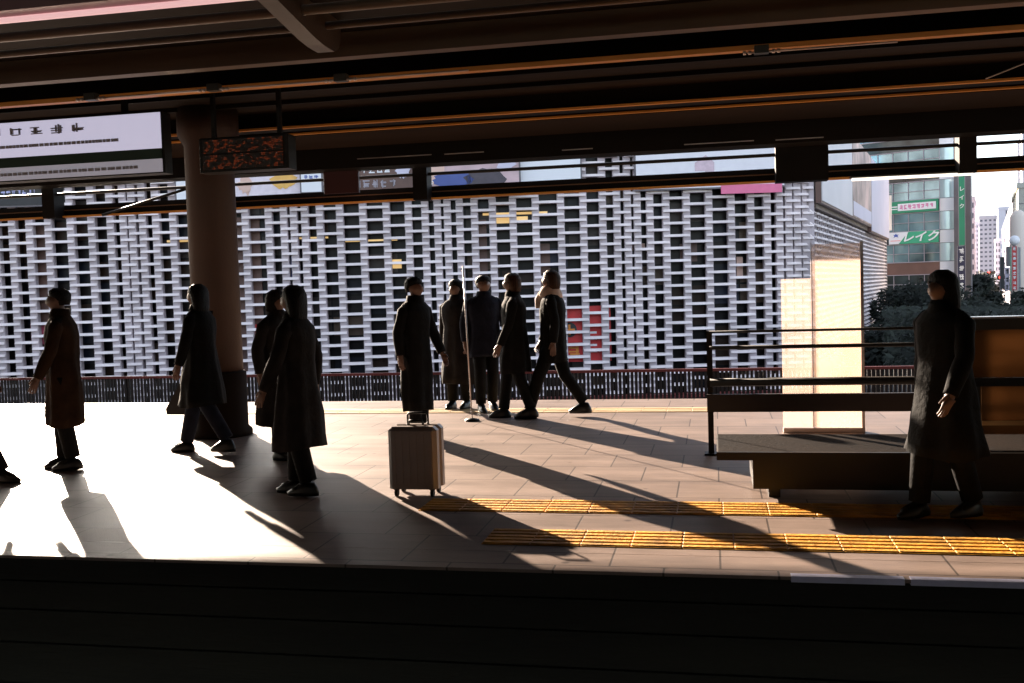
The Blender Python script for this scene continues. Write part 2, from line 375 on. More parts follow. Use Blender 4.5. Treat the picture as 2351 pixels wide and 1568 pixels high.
# ------------------------------------------------------------------ the ground, the viaduct and the platform
YE, YF = 5.3, 13.4             # platform edges
b = MB(); b.box(-1500, 1500, -200, 2500, -5.9, -5.5); struct('ground', b, ASPH)
b = MB(); b.box(-60, 60, -5, 18.9, -5.4, -1.15); struct('track_bed', b, BALLAST)
b = MB(); b.box(-45, 45, YE+0.36, YF-0.36, -0.45, 0.0); struct('platform', b, FLOOR)
b = MB(); b.box(-45, 45, YE, YE+0.355, -0.018, 0.0); b.box(-45, 45, YF-0.355, YF, -0.018, 0.0)
struct('platform_edge', b, FLOOR)
b = MB()
z = -0.02
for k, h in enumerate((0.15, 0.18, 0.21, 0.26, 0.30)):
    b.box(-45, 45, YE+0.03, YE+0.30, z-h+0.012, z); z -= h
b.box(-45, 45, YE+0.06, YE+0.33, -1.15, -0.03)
struct('platform_wall', b, WALLDARK)
# white stones of the edge are painted only towards the right of the view
b = MB()
for x0, x1 in ((0.36, 0.92), (0.95, 1.55), (1.60, 2.3)): b.box(x0, x1, YE-0.006, YE+0.05, -0.028, 0.004)
struct('edge_marking', b, mat('edge_paint', (0.60, 0.60, 0.80), 0.5, 0.2, 4))

def tactile(name, y0, y1, nb, m, x0=-30, x1=30):
    b = MB(); w = (y1-y0)/nb; x = x0; rg = random.Random(9)
    while x < x1:
        dz = rg.uniform(-0.0008, 0.0008)
        b.box(x+0.001, x+0.299, y0, y1, 0.001, 0.005+dz)
        if x < 7:
            for k in range(nb):
                yc = y0 + w*(k+0.5); b.chbox(x+0.004, x+0.296, yc-w*0.30, yc+w*0.30, 0.0045, 0.0105+dz, 0.003)
        x += 0.30
    return struct(name, b, m)
tactile('tactile_paving', 5.80, 6.18, 5, TACT, -1.42)  # both near strips shortened: shade and glare at left put into their length
tactile('tactile_paving_guide', 6.66, 7.05, 5, TACT, -2.08)
tactile('tactile_paving_far', 12.0, 12.42, 3, TACTPALE)

# ------------------------------------------------------------------ canopy
def Zc(v, Y): return PY(1175, v, Y).z
cn = thing('platform_canopy', (0, 9.5, 2.7), 'dark brown steel platform roof over the whole platform', 'canopy')
b = MB(); b.box(-48, 48, -7.5, 13.0, 3.60, 3.72); b.build('roof_deck', DECK, cn)  # carried unseen over the tracks and far sideways to cut sky light
b = MB()
for y in (9.35, 9.95):
    b = MB(); b.box(-48, 48, y, y+0.05, 3.555, 3.598); b.build('deck_rib', STEEL, cn)
b = MB(); b.box(-48, 48, 7.55, 7.67, Zc(103, 7.6), 3.598); b.build('tan_girder', TAN, cn)
b = MB(); b.box(-48, 48, 8.25, 8.33, Zc(159, 8.29), Zc(148, 8.29)); b.build('ochre_duct', OCHRE, cn)
b = MB(); b.box(-48, 48, 8.36, 8.46, Zc(150, 8.4), 3.598); b.build('duct_bracket', STEEL, cn)
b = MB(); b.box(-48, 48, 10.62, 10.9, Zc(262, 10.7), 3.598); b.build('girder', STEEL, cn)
b = MB(); b.box(-48, 48, 10.56, 10.61, Zc(262, 10.6), Zc(257, 10.6)); b.build('girder_flange', OCHRE, cn)
b = MB(); b.box(-48, 48, 11.35, 11.4, Zc(279, 11.4), Zc(275, 11.4)); b.build('girder_flange', OCHRE, cn)
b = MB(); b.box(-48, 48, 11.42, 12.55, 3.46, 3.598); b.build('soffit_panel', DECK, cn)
b = MB(); b.box(-48, 48, 12.6, 13.0, Zc(369, 12.8), 3.598); b.build('edge_girder', STEEL, cn)
zf0, zf1 = Zc(448, 13.4), Zc(419, 13.4)
b = MB(); b.box(-48, 48, 13.36, 13.5, zf0, zf1); b.build('valance', STEEL, cn)
b = MB(); b.box(-48, 48, 13.28, 13.355, zf0-0.015, zf0+0.010); b.build('valance_flange', OCHRE, cn)  # ochre colour carries the lit look of this edge
b = MB(); b.box(-48, 48, 13.33, 13.358, Zc(432, 13.35), Zc(430, 13.35)); b.build('valance_trim', mat('trim_brown', (0.16, 0.075, 0.03), 0.5), cn)
for x in (-9.6, -6.9, -3.9, 1.1, 3.05, 5.5):
    b = MB(); w = 0.32 if x == 1.1 else 0.10
    b.box(x-w, x+w, 13.1, 13.34, zf1-0.2, 3.62); b.box(x-w*0.6, x+w*0.6, 12.95, 13.1, 3.40, 3.62); b.build('hanger', STEEL, cn)
b = MB(); b.tube([(-48, 13.2, Zc(389, 13.2)), (48, 13.2, Zc(389, 13.2))], 0.023, 8); b.build('tie_rod', BLACKST, cn)
p0, p1 = PY(235, 494, 13.2), PY(440, 430, 13.2)
b = MB(); b.tube([tuple(p0), tuple(p1)], 0.02, 8); b.build('brace', BLACKST, cn)
# cantilever arm at the near edge
a0, a1, a2 = PY(635, -20, 6.35), PY(712, 86, 6.9), PY(752, 84, 7.0)
b = MB()
q = [(5.75, 3.62), (7.26, 3.62), (7.26, 3.50)]+[(7.08+0.18*math.cos(k*math.pi/9), 3.50-0.16*math.sin(k*math.pi/9)) for k in range(1, 6)]+[(6.9, 3.345), (6.75, 3.36), (5.75, 3.52)]
xx = PY(722, 90, 6.9).x
bb = MB((xx, 0, 0), (0, 1, 0), (1, 0, 0), (0, 0, 1)); bb.prism(q, -0.065, 0.065); bb.build('cantilever_arm', mat('arm_paint', (0.085, 0.055, 0.037), 0.45, 0.15), cn)
# near-edge gutter and small pipes
b = MB(); b.tube([(-48, 6.55, 3.50), (48, 6.55, 3.50)], 0.035, 10); b.build('service_pipe', TAN, cn)
b = MB(); b.tube([(-48, 6.98, 3.50), (48, 6.98, 3.50)], 0.028, 10); b.build('service_pipe', TAN, cn)

# fluorescent lamp at the near edge, upper left
g0, g1 = PY(-260, 66, 5.9), PY(618, 3, 5.9)
zl = (PY(300, 26, 5.9).z)
lt = thing('strip_light', (g1.x, 5.9, zl), 'long pinkish strip light in a mauve housing beside the cantilever arm', 'light')
b = MB(); b.box(g0.x-1.0, g1.x, 5.74, 6.0, zl+0.03, zl+0.17); b.build('housing', MAUVE, lt)
b = MB(); b.tube([(g0.x-0.95, 5.87, zl+0.008), (g1.x-0.02, 5.87, zl+0.008)], 0.02, 10); b.build('tube', LAMPM, lt)

# conduit with junction boxes
cd = thing('electrical_conduit', (0, 8.1, 3.3), 'thin galvanised conduit with square junction boxes along the ochre duct', 'conduit')
k0, k1 = PY(180, 233, 8.15), PY(2060, 123, 8.15)
zc0 = (PY(700, 190, 8.15).z)
b = MB(); b.tube([(k0.x, 8.15, zc0), (PY(1075, 166, 8.15).x, 8.15, zc0)], 0.008, 8); b.build('pipe', GALV, cd); b = MB(); b.tube([(PY(1715, 137, 8.15).x, 8.15, zc0-0.03), (k1.x, 8.15, zc0-0.03)], 0.008, 8); b.build('pipe', GALV, cd)
for u, v, dz in ((208, 226, 0), (490, 205, 0), (782, 186, 0), (1748, 134, -0.03)):
    x = PY(u, v, 8.15).x
    b = MB(); b.box(x-0.055, x+0.055, 8.125, 8.2, zc0+dz-0.012, zc0+dz+0.05); b.build('junction_box', OLIVE, cd)
    for e in (-0.13, -0.09, 0.09, 0.13):
        b = MB(); b.tube([(x+e-0.012, 8.15, zc0+dz), (x+e+0.012, 8.15, zc0+dz)], 0.016, 8); b.build('coupling', GALV, cd)
# small conduit near the far edge, built only where it catches sky light
c2 = thing('cable_tray', (0, 12.4, 3.3), 'slim pale cable tray built only in its lit lengths below the far roof edge', 'cable tray')
for u0, u1, v0, v1 in ((820, 990, 365, 355), (1020, 1110, 354, 349), (1290, 1360, 345, 341), (1570, 1730, 331, 324), (1780, 1890, 322, 315)):
    pa, pb = PY(u0, v0, 12.4), PY(u1, v1, 12.4)
    b = MB(); zz = (pa.z+pb.z)/2; b.box(pa.x, pb.x, 12.39, 12.41, zz-0.005, zz+0.005); b.build('tray_length', GALV, c2)
# bright emissive strip under the valance, right
pa, pb = PY(1950, 425, 13.25), PY(2235, 410, 13.25)
sl = thing('strip_light', (pa.x, 13.2, zf0-0.03), 'bright white glowing strip under the far valance above the green signs', 'light')
b = MB(); b.box(pa.x, pb.x, 13.16, 13.27, zf0-0.018, zf0+0.0); b.build('housing', OLIVE, sl)
b = MB(); b.tube([(pa.x+0.02, 13.2, zf0-0.038), (pb.x-0.02, 13.2, zf0-0.038)], 0.018, 10); b.build('tube', GLOWW, sl)
# thin slanted pipe at upper right
pa, pb = PY(2262, 181, 9.2), PY(2400, 126, 9.2)
dt = thing('diagonal_strut', tuple(pa), 'thin slanted pipe under the dark roof at the upper right', 'pipe')
b = MB(); b.tube([tuple(pa), tuple(pb)], 0.006, 8); b.build('pipe', GALV, dt)

# hanging signs
sp0, sp1 = PY(-120, 277, 9.0), PY(372, 262, 9.0)
zt, zb = PY(200, 267, 9.0).z, PY(200, 407, 9.0).z
sg = thing('station_sign', ((sp0.x+sp1.x)/2, 9.0, zb), 'wide backlit white station sign with a dark green band hanging under the roof', 'sign')
b = MB(); b.chbox(sp0.x, sp1.x, 9.0, 9.16, zb, zt, 0.012); b.build('casing', BLACKST, sg)
hh = zt-zb
b = MB(); b.box(sp0.x+0.01, sp1.x-0.02, 8.985, 8.999, zb+hh*0.40, zt-0.012); b.build('upper_face', SIGNW, sg)
b = MB(); b.box(sp0.x+0.01, sp1.x-0.02, 8.985, 8.999, zb+hh*0.232, zb+hh*0.398); b.build('green_band', DGREEN, sg)
b = MB(); b.box(sp0.x+0.01, sp1.x-0.02, 8.985, 8.999, zb+0.012, zb+hh*0.23); b.build('lower_face', SIGNG, sg)
b = MB(); rng = random.Random(3)
x = sp0.x+0.25
for k in range(6):
    b = MB(); wch = 0.15; strokes(b, x, x+wch, zb+hh*0.74, zb+hh*0.90, 8.975, 7, rng, 0.10); x += 0.235; b.build('character', INKG, sg)
b = MB(); x = sp0.x+0.28
while x < sp0.x+1.9:
    w = rng.uniform(0.03, 0.06); b.box(x, x+w*0.8, 8.975, 8.986, zb+hh*0.55, zb+hh*0.60); x += w
b.build('small_lettering', INKG, sg)
b = MB(); x = sp0.x+0.15
while x < sp1.x-0.3:
    w = rng.uniform(0.03, 0.08); b.box(x, x+w*0.75, 8.975, 8.986, zb+hh*0.09, zb+hh*0.14); x += w
b.build('lower_lettering', INKG, sg)
for x in (sp0.x+0.5, sp1.x-0.45):
    b = MB(); b.box(x-0.025, x+0.025, 9.05, 9.1, zt, 3.598); b.build('hanger', BLACKST, sg)

lp0, lp1 = PY(455, 330, 9.0), PY(660, 320, 9.0)
zt2, zb2 = PY(550, 312, 9.0).z, PY(550, 392, 9.0).z
ld = thing('departure_board', ((lp0.x+lp1.x)/2, 9, zb2), 'black hanging departure board with dim red orange dots', 'departure board')
b = MB(); b.chbox(lp0.x, lp1.x, 9.0, 9.2, zb2, zt2, 0.012); b.build('casing', BLACKST, ld)
for i, (fa, fb) in enumerate(((0.08, 0.48), (0.54, 0.92))):
    b = MB(); b.box(lp0.x+0.05, lp1.x-0.05, 8.985, 8.999, zb2+(zt2-zb2)*fa, zb2+(zt2-zb2)*fb); b.build('display_row', LED, ld)
for x in (lp0.x+0.12, lp1.x-0.12):
    b = MB(); b.box(x-0.02, x+0.02, 9.08, 9.12, zt2, 3.598); b.build('hanger', BLACKST, ld)
# dark wine-coloured sign panel hung at the far roof edge
w0, w1 = PY(742, 385, 12.9), PY(822, 380, 12.9)
wz0, wz1 = PY(780, 444, 12.9).z, PY(780, 376, 12.9).z
wp = thing('hanging_panel', ((w0.x+w1.x)/2, 12.9, wz0), 'dark wine red panel hanging edge-on in the gap under the roof', 'panel')
b = MB(); b.chbox(w0.x, w1.x, 12.88, 12.94, wz0, wz1, 0.01); b.build('board', WINEP, wp)
for x in (w0.x+0.08, w1.x-0.12):
    b = MB(); b.box(x, x+0.04, 12.9, 12.93, wz1, 3.3); b.build('hanger', BLACKST, wp)

# ------------------------------------------------------------------ pillar
pb_ = FL(505, 1000); px0 = PY(446, 700, 10.2).x; px1 = PY(546, 700, 10.2).x
pcx, pr = (px0+px1)/2, (px1-px0)/2
pl = thing('pillar', (pcx, 10.2, 0), 'stout brown platform pillar with a dark base holding up the roof', 'pillar')
b = MB((pcx, 10.2, 0)); b.loft([(0, 0, 0.72, pr, pr), (0, 0, 3.2, pr, pr), (0, 0, 3.32, pr*1.25, pr*1.25), (0, 0, 3.598, pr*1.25, pr*1.25)], 28); b.build('shaft', PILLARM, pl)
b = MB((pcx, 10.2, 0)); b.loft([(0, 0, 0.0, pr*1.28, pr*1.28), (0, 0, 0.06, pr*1.28, pr*1.28), (0, 0, 0.10, pr*1.12, pr*1.12), (0, 0, 0.70, pr*1.12, pr*1.12), (0, 0, 0.719, pr*1.04, pr*1.04)], 28); b.build('base_guard', PILLARB, pl)

# ------------------------------------------------------------------ windbreak glass, guard rail, bench, amber screen
gy = 10.35
x0, x1, x2 = PY(1797, 900, gy).x, PY(1866, 900, gy).x, PY(1977, 900, gy).x
gw = thing('glass_windbreak', ((x0+x2)/2, gy, 0), 'frosted cream glass windbreak glowing in low sun behind the dark rails', 'windbreak')
ztop = PY(1900, 560, gy).z
b = MB(); b.box(x1+0.004, x2, gy, gy+0.03, 0.05, ztop); b.build('pane', FROST, gw)
b = MB(); b.box(x0, x1-0.004, gy+0.05, gy+0.075, 0.05, PY(1830, 640, gy).z); b.build('pane', FROST2, gw)
b = MB(); b.box(x2+0.002, x2+0.03, gy-0.01, gy+0.04, 0, ztop+0.02); b.build('post', GALV, gw)
b = MB(); b.box(x1-0.003, x1+0.003, gy+0.0, gy+0.04, 0, ztop+0.02); b.build('post', GALV, gw)
b = MB(); b.box(x0, x2+0.03, gy-0.02, gy+0.09, 0.0, 0.05); b.build('shoe_rail', GALV, gw)

ry = 9.0
rx0, rx1 = PY(1628, 800, ry).x, 7.0
gr = thing('guard_rail', (rx0, ry, 0), 'black steel guard rail with three bars and a broad lower board', 'railing')
def rz(v): return PY(1900, v, ry).z
b = MB()
for v, r_ in ((757, 0.012), (794, 0.018)):
    b = MB(); b.tube([(rx0, ry, rz(v)), (rx1, ry, rz(v))], r_, 10); b.build('bar', BLACKST, gr)
b = MB(); b.tube([(rx0, ry, rz(875)), (rx1, ry, rz(875))], 0.036, 12); b.build('hand_bar', BLACKST, gr)
b = MB(); b.box(rx0-0.03, rx1, ry-0.015, ry+0.02, rz(944), rz(903)); b.build('lower_board', mat('board_brown', (0.022, 0.012, 0.008), 0.5, 0.2), gr)
for x in (rx0, 2.35, 4.6):
    b = MB(); b.box(x-0.025, x+0.025, ry+0.025, ry+0.075, 0, rz(757)+0.01); b.box(x-0.06, x+0.06, ry-0.02, ry+0.12, 0, 0.015); b.build('post', BLACKST, gr)

sy0 = FL(2000, 1040, 0.34).y; sy1 = FL(2000, 996, 0.34).y
bx0, bx1 = FL(1728, 1040, 0.34).x, 6.2
bn = thing('long_bench', ((bx0+bx1)/2, (sy0+sy1)/2, 0), 'long low black bench in front of the guard rail', 'bench')
b = MB(); b.chbox(bx0-0.25, bx1, sy0+0.03, sy1, 0.30, 0.34, 0.012); b.build('seat', mat('seat_brown', (0.009, 0.005, 0.003), 0.8, 0.4, 2, spec=0.05, bump=0.3), bn)
b = MB(); b.box(bx0-0.25, bx1, sy0, sy0+0.028, 0.285, 0.342); b.build('front_lip', BLACKST, bn)
b = MB(); b.box(bx0, bx1, sy0+0.06, sy1-0.1, 0.07, 0.298); b.build('apron', BLACKST, bn)
for x in (bx0+0.15, bx0+1.9, bx0+3.7):
    b = MB(); b.box(x-0.04, x+0.04, sy0+0.12, sy1-0.15, 0.0, 0.069); b.build('leg', BLACKST, bn)

ay = 8.45
ax0 = PY(2222, 850, ay).x; ax1 = ax0+1.6
am = thing('amber_screen', (ax0, ay, 0), 'amber translucent screen with a dark middle rail at the right edge behind the person', 'screen')
def az(v): return PY(2300, v, ay).z
b = MB(); b.box(ax0, ax1, ay, ay+0.05, az(866), az(757)); b.build('upper_panel', AMBER, am)
b = MB(); b.box(ax0+0.1, ax1, ay, ay+0.05, 0.12, az(887)); b.build('lower_panel', AMBER, am)
b = MB(); b.box(ax0-0.05, ax1, ay-0.03, ay+0.08, az(886), az(867)); b.build('mid_rail', BLACKST, am)
b = MB(); b.box(ax0-0.08, ax1, ay-0.05, ay+0.1, az(756), az(731)); b.build('cap', OLIVE, am)
b = MB(); b.box(ax0-0.1, ax1, ay-0.06, ay+0.11, az(730), az(726)); b.build('cap_highlight', GALV, am)  # white highlight along the cap, modelled as a pale strip
b = MB(); b.box(ax0+0.1, ax1, ay-0.012, ay-0.001, az(976), az(966)); b.build('highlight_strip', mat('highlight_metal', (0.7, 0.45, 0.2), 0.3, 0.1, metal=0.6), am)  # highlight across the lower panel, built as a bright metal strip
for x in (ax0-0.02, ax0+0.07, ax1-0.05):
    b = MB(); b.box(x, x+0.05, ay+0.055, ay+0.1, 0, az(756)); b.build('post', OLIVE, am)

# slim pole among the waiting people
pp0, pp1 = PY(1079, 890, 11.3), PY(1062, 610, 11.3)
dirp = (pp1-pp0); foot = pp0 - dirp*(pp0.z/dirp.z)
sp = thing('slim_pole', tuple(foot), 'slim leaning metal pole standing among the waiting people at the centre', 'pole')
b = MB(); b.tube([tuple(foot), tuple(pp1)], 0.008, 8); b.build('rod', GALV, sp)
b = MB(); b.loft([(foot.x, foot.y, 0, 0.09, 0.09), (foot.x, foot.y, 0.02, 0.085, 0.085), (foot.x, foot.y, 0.035, 0.02, 0.02)], 16); b.build('foot_plate', BLACKST, sp)

# ------------------------------------------------------------------ viaduct fence across the far track
fy = 18.6
vf = thing('viaduct_fence', (0, fy, -1.15), 'picket fence with a red brown top rail along the far edge of the viaduct', 'fence')
ft = PY(900, 858, fy).z
b = MB(); b.box(-24, 20, fy-0.03, fy+0.03, ft-0.03, ft+0.02); b.build('top_rail', REDBAND, vf)
b = MB(); b.box(-24, 20, fy-0.02, fy+0.02, -1.0, -0.95); b.build('bottom_rail', REDBAND, vf)
b = MB(); x = -24
while x < 20: b.box(x, x+0.05, fy-0.012, fy+0.012, -0.95, ft-0.03); x += 0.075
b.build('pickets', mat('picket', (0.012, 0.008, 0.008), 0.5), vf)
for x in (-20, -16, -12, -8, -4, 0, 4, 8, 12, 16):
    b = MB(); b.box(x-0.04, x+0.04, fy+0.031, fy+0.09, -1.15, ft+0.02); b.build('post', BLACKST, vf)

# ------------------------------------------------------------------ the lattice building
FB = 55.0
A1 = (1866-1175)/FPX*FB; A0 = -46.0
B2b = 106.0; A2 = A1 + 0.457*(B2b-FB)
lb = thing('lattice_building', tuple(BW(-10, FB, -5.5)), 'long white building wrapped in a staggered concrete lattice across the square', 'building')
def facade_frame(a0, b0, a1, b1):
    o = BW(a0, b0, 0); ex = BW(a1, b1, 0)-o; L = ex.length; ex.normalize(); ey = UP.cross(ex)
    return o, ex, ey, L
WT = [(-400,46),(0,38),(60,40),(130,52),(220,44),(300,19),(390,45),(470,60),(560,58),(670,20),(740,45),(810,56),(900,50),(1010,22),(1100,42),(1240,58),(1340,46),(1440,20),(1530,46),(1610,54),(1720,40),(1800,20),(1900,17)]
def wu(u):
    for (u0, w0), (u1, w1) in zip(WT, WT[1:]):
        if u0 <= u <= u1: return w0+(w1-w0)*(u-u0)/(u1-u0)
    return 40
PER = 0.685
def lattice(o, ex, ey, edges, z0, z1, rail, rung, dep, name):
    mb = MB(o, ex, ey)
    for i, x in enumerate(edges):
        mb.box(x-rail/2, x+rail/2, 0.05, dep, z0, z1)
    mb.build('lattice_rail', RAIL, lb); mb = MB(o, ex, ey)
    for i in range(len(edges)-1):
        xa, xb = edges[i], edges[i+1]
        z = z0 + (PER/2 if i % 2 else 0.0)
        while z < z1-0.05:
            # each rung is a small ledge, deeper in the middle than at the rails
            xm0, xm1 = xa+(xb-xa)*0.22, xb-(xb-xa)*0.22
            k = len(mb.v)
            e = rail*0.5
            pts = [(xa-e*0.8, -0.06), (xm0, -0.16), (xm1, -0.16), (xb+e*0.8, -0.06), (xb+e*0.8, dep-0.03), (xa-e*0.8, dep-0.03)]
            zz0 = z - 0.004*(i % 3); zz1 = zz0+rung
            n = len(pts)
            for zq in (zz0, zz1):
                for px_, py_ in pts: mb.v.append(mb.P(px_, py_+(0.11 if zq == zz1 and py_ < 0.1 else 0), zq))
            mb.f.append(tuple(k+n-1-j for j in range(n))); mb.f.append(tuple(k+n+j for j in range(n))); mb.smooth += [False]*2
            for j in range(n):
                a, c = k+j, k+(j+1) % n
                mb.f.append((a, c, c+n, a+n)); mb.smooth.append(False)
            z += PER
    return mb.build(name, LAT, lb)
o, ex, ey, L = facade_frame(A0, FB, A1, FB)
edges = [0.0]
while edges[-1] < L:
    u = 1175+(A0+edges[-1])/FB*FPX
    edges.append(edges[-1]+wu(u)/FPX*FB)
edges[-1] = L
lattice(o, ex, ey, edges, -4.5, 10.2, 0.40, 0.14, 0.42, 'lattice_screen')
b = MB(o, ex, ey); b.box(-0.5, L+0.1, -0.15, 1.2, 10.2, 10.9); b.build('parapet', LAT, lb)
b = MB(o, ex, ey); b.box(0, L-0.1, -0.9, 0.0, -4.75, -4.55); b.build('shop_awning', REDBAND, lb)
o2, ex2, ey2, L2 = facade_frame(A1, FB, A2, B2b)
e2 = [0.0]
while e2[-1] < L2: e2.append(e2[-1]+1.0+0.25*math.sin(len(e2)*0.9))
e2[-1] = L2
lattice(o2, ex2, ey2, e2, -4.4, 5.4, 0.26, 0.14, 0.40, 'lattice_screen')
b = MB(o2, ex2, ey2); b.box(0.3, L2+0.3, -0.25, 0.9, 5.42, 5.75); b.build('ledge', mat('ledge_brown', (0.10, 0.065, 0.05), 0.6), lb)
b = MB(o2, ex2, ey2); b.box(L2, L2+0.6, -0.1, 0.8, -5.5, 10.2); b.build('end_pier', GREYB, lb)
# dark glazed wall behind the screens
foot = [BW(A0, FB+0.75, 0), BW(A1-0.7, FB+0.75, 0), BW(A2-0.9, B2b, 0), BW(A0, B2b, 0)]
mb = MB()
for zq in (-5.5, 10.5):
    for p in foot: mb.v.append(p+UP*zq)
mb.f += [(3,2,1,0),(4,5,6,7),(0,1,5,4),(1,2,6,5),(2,3,7,6),(3,0,4,7)]; mb.smooth += [False]*6
mb.build('glazed_wall', CORE, lb)
mb = MB((0, 0, 0), R0, FH); mb.box(-13, A1-1.5, FB+6, FB+40, 10.51, 42); mb.build('tower', GREYB, lb)  # unseen setback block, added and kept dark to cut sky fill on the platform
# lit rooms seen through the lattice
rng = random.Random(11)
for u, v, w, h in ((1182, 490, 3.6, 0.13), (850, 552, 3.0, 0.10), (720, 546, 1.6, 0.10), (420, 553, 1.8, 0.12), (75, 556, 1.2, 0.10), (905, 606, 0.8, 0.5), (1170, 505, 2.0, 0.35)):
    p = PB(u, v, FB+0.7); a = p.dot(R0)-A0
    b = MB(o, ex, ey); b.box(a-w/2, a+w/2, 0.70, 0.74, p.z-h/2, p.z+h/2); b.build('room_light', LAMPY, lb)
for u0, u1, v0, v1, m in ((78, 125, 520, 840, BROWNP), (540, 612, 500, 880, BROWNP), (1090, 1120, 505, 640, BROWNP), (1235, 1265, 560, 690, BROWNP), (330, 352, 700, 760, PEACH), (655, 672, 590, 640, BLUEP), (1560, 1600, 560, 600, BROWNP), (1690, 1705, 590, 640, PEACH), (1440, 1480, 560, 575, PEACH)):
    p, q = PB(u0, v0, FB+0.7), PB(u1, v1, FB+0.7)
    b = MB(o, ex, ey); b.box(p.dot(R0)-A0, q.dot(R0)-A0, 0.66, 0.72, q.z, p.z); b.build('blind', m, lb)

# red shop banner behind the lattice
def fac_board(name, u0, u1, v0, v1, m, label, cat, y0=-0.35, th=0.18, frame=True, bb=FB):
    p, q = PB(u0, v0, bb+y0), PB(u1, v1, bb+y0)
    xa, xb = p.dot(R0)-A0, q.dot(R0)-A0
    t = thing(name, tuple(BW(p.dot(R0)/2+q.dot(R0)/2, bb+y0, q.z)), label, cat)
    b = MB(o, ex, ey); b.box(xa, xb, y0, y0+th, q.z, p.z); b.build('face', m, t)
    if frame:
        f = MB(o, ex, ey)
        f.box(xa-0.08, xb+0.08, y0+0.03, y0+th+0.04, p.z, p.z+0.08); f.box(xa-0.08, xb+0.08, y0+0.03, y0+th+0.04, q.z-0.08, q.z)
        f.box(xa-0.08, xa, y0+0.03, y0+th+0.04, q.z, p.z); f.box(xb, xb+0.08, y0+0.03, y0+th+0.04, q.z, p.z)
        f.build('frame', GREYB, t)
    return t, xa, xb, q.z, p.z
t, xa, xb, za, zb_ = fac_board('shop_banner', 1236, 1404, 706, 828, REDP, 'bright red banner with dark round emblem behind the lattice', 'banner', 0.46, 0.05, False)
b = MB(o, ex, ey)
cxx, czz = xa+(xb-xa)*0.42, za+(zb_-za)*0.58
ring = [(cxx+0.42*math.cos(k*math.pi/12), czz+0.42*math.sin(k*math.pi/12)) for k in range(24)]
b.prism(ring, 0.435, 0.459); b.build('emblem', INKK, t)
b = MB(o, ex, ey); b.box(cxx-0.3, cxx+0.3, 0.425, 0.434, czz-0.06, czz+0.06); b.box(cxx-0.06, cxx+0.06, 0.422, 0.433, czz-0.3, czz+0.3)
b.build('emblem_mark', INKY, t)
b = MB(o, ex, ey); strokes(b, xa+(xb-xa)*0.40, xa+(xb-xa)*0.56, za+0.35, za+(zb_-za)*0.36, 0.43, 7, rng); b.build('lettering', INKY, t)
b = MB(o, ex, ey)
for k in range(4): b.box(xa+(xb-xa)*0.66, xa+(xb-xa)*0.80, 0.43, 0.459, za+0.5+k*0.35, za+0.62+k*0.35)
b.build('small_lettering', INKW, t)
fac_board('window_poster', 330, 352, 742, 768, mat('poster_blue', (0.16, 0.30, 0.45), 0.5), 'small pale blue poster behind the lattice', 'poster', 0.46, 0.04, False)
fac_board('window_poster', 581, 604, 745, 772, REDP, 'small red poster behind the lattice beside the pillar', 'poster', 0.46, 0.04, False)
fac_board('window_poster', 70, 108, 745, 790, mat('poster_wine', (0.30, 0.04, 0.08), 0.5, 0.4), 'crimson poster behind the lattice at the left end', 'poster', 0.46, 0.04, False)
fac_board('pink_banner', 1655, 1795, 425, 441, mat('hot_pink', (0.75, 0.16, 0.30), 0.5, 0.05), 'narrow pink banner along the lattice under the valance', 'banner', -0.4, 0.1, False)

# billboards above, seen through the gap under the roof
def letters(t, xa, xb, z0, z1, n, m, y=-0.37, name='lettering'):
    w = (xb-xa)/n
    for k in range(n):
        b = MB(o, ex, ey); strokes(b, xa+k*w+w*0.1, xa+(k+1)*w-w*0.1, z0, z1, y, 6, rng, 0.13); b.build('character', m, t)
def disc(t, cx, cz, rx, rz_, m, name='picture', y0=-0.372, y1=-0.35, jag=0.0, n=26):
    b = MB(o, ex, ey)
    b.prism([(cx+rx*(1+jag*rng.uniform(-1, 1))*math.cos(k*2*math.pi/n), cz+rz_*(1+jag*rng.uniform(-1, 1))*math.sin(k*2*math.pi/n)) for k in range(n)], y0, y1)
    return b.build(name, m, t)
t, xa, xb, za, zb_ = fac_board('billboard', -60, 96, 415, 470, BLACKP, 'black signboard with bluish white lettering at the far left', 'billboard')
letters(t, xa+1.4, xb-0.2, za+0.55, zb_-0.25, 7, mat('letter_ice', (0.45, 0.45, 0.7), 0.5))
t, xa, xb, za, zb_ = fac_board('billboard', 402, 562, 385, 468, WHITEP, 'white billboard with brown figures left of the pillar', 'billboard')
disc(t, xa+(xb-xa)*0.62, za+1.0, 0.55, 0.8, BROWNP, jag=0.2); disc(t, xa+(xb-xa)*0.86, za+1.0, 0.5, 0.95, BROWNP, jag=0.25); disc(t, xa+(xb-xa)*0.62, za+1.35, 0.22, 0.3, PEACH, y0=-0.39, y1=-0.373)
t, xa, xb, za, zb_ = fac_board('billboard', 526, 700, 385, 455, mat('bb_pinkwhite', (0.72, 0.62, 0.68), 0.5, 0.08), 'pinkish white billboard with a yellow flower shape right of the pillar', 'billboard', y0=-0.75)
disc(t, xa+(xb-xa)*0.72, za+1.0, 0.6, 0.5, YELP, jag=0.35, y0=-0.78, y1=-0.75); disc(t, xa+(xb-xa)*0.2, za+0.8, 0.35, 0.5, PEACH, jag=0.3, y0=-0.78, y1=-0.75)
t, xa, xb, za, zb_ = fac_board('billboard', 690, 738, 390, 440, WHITEP, 'small white billboard with dark lettering next to the yellow flower', 'billboard', y0=-1.15)
letters(t, xa+0.1, xb-0.1, za+0.9, zb_-0.5, 3, INKB, y=-1.17)
t, xa, xb, za, zb_ = fac_board('billboard', 770, 955, 365, 446, BROWNP, 'dark brown billboard with white lettering', 'billboard')
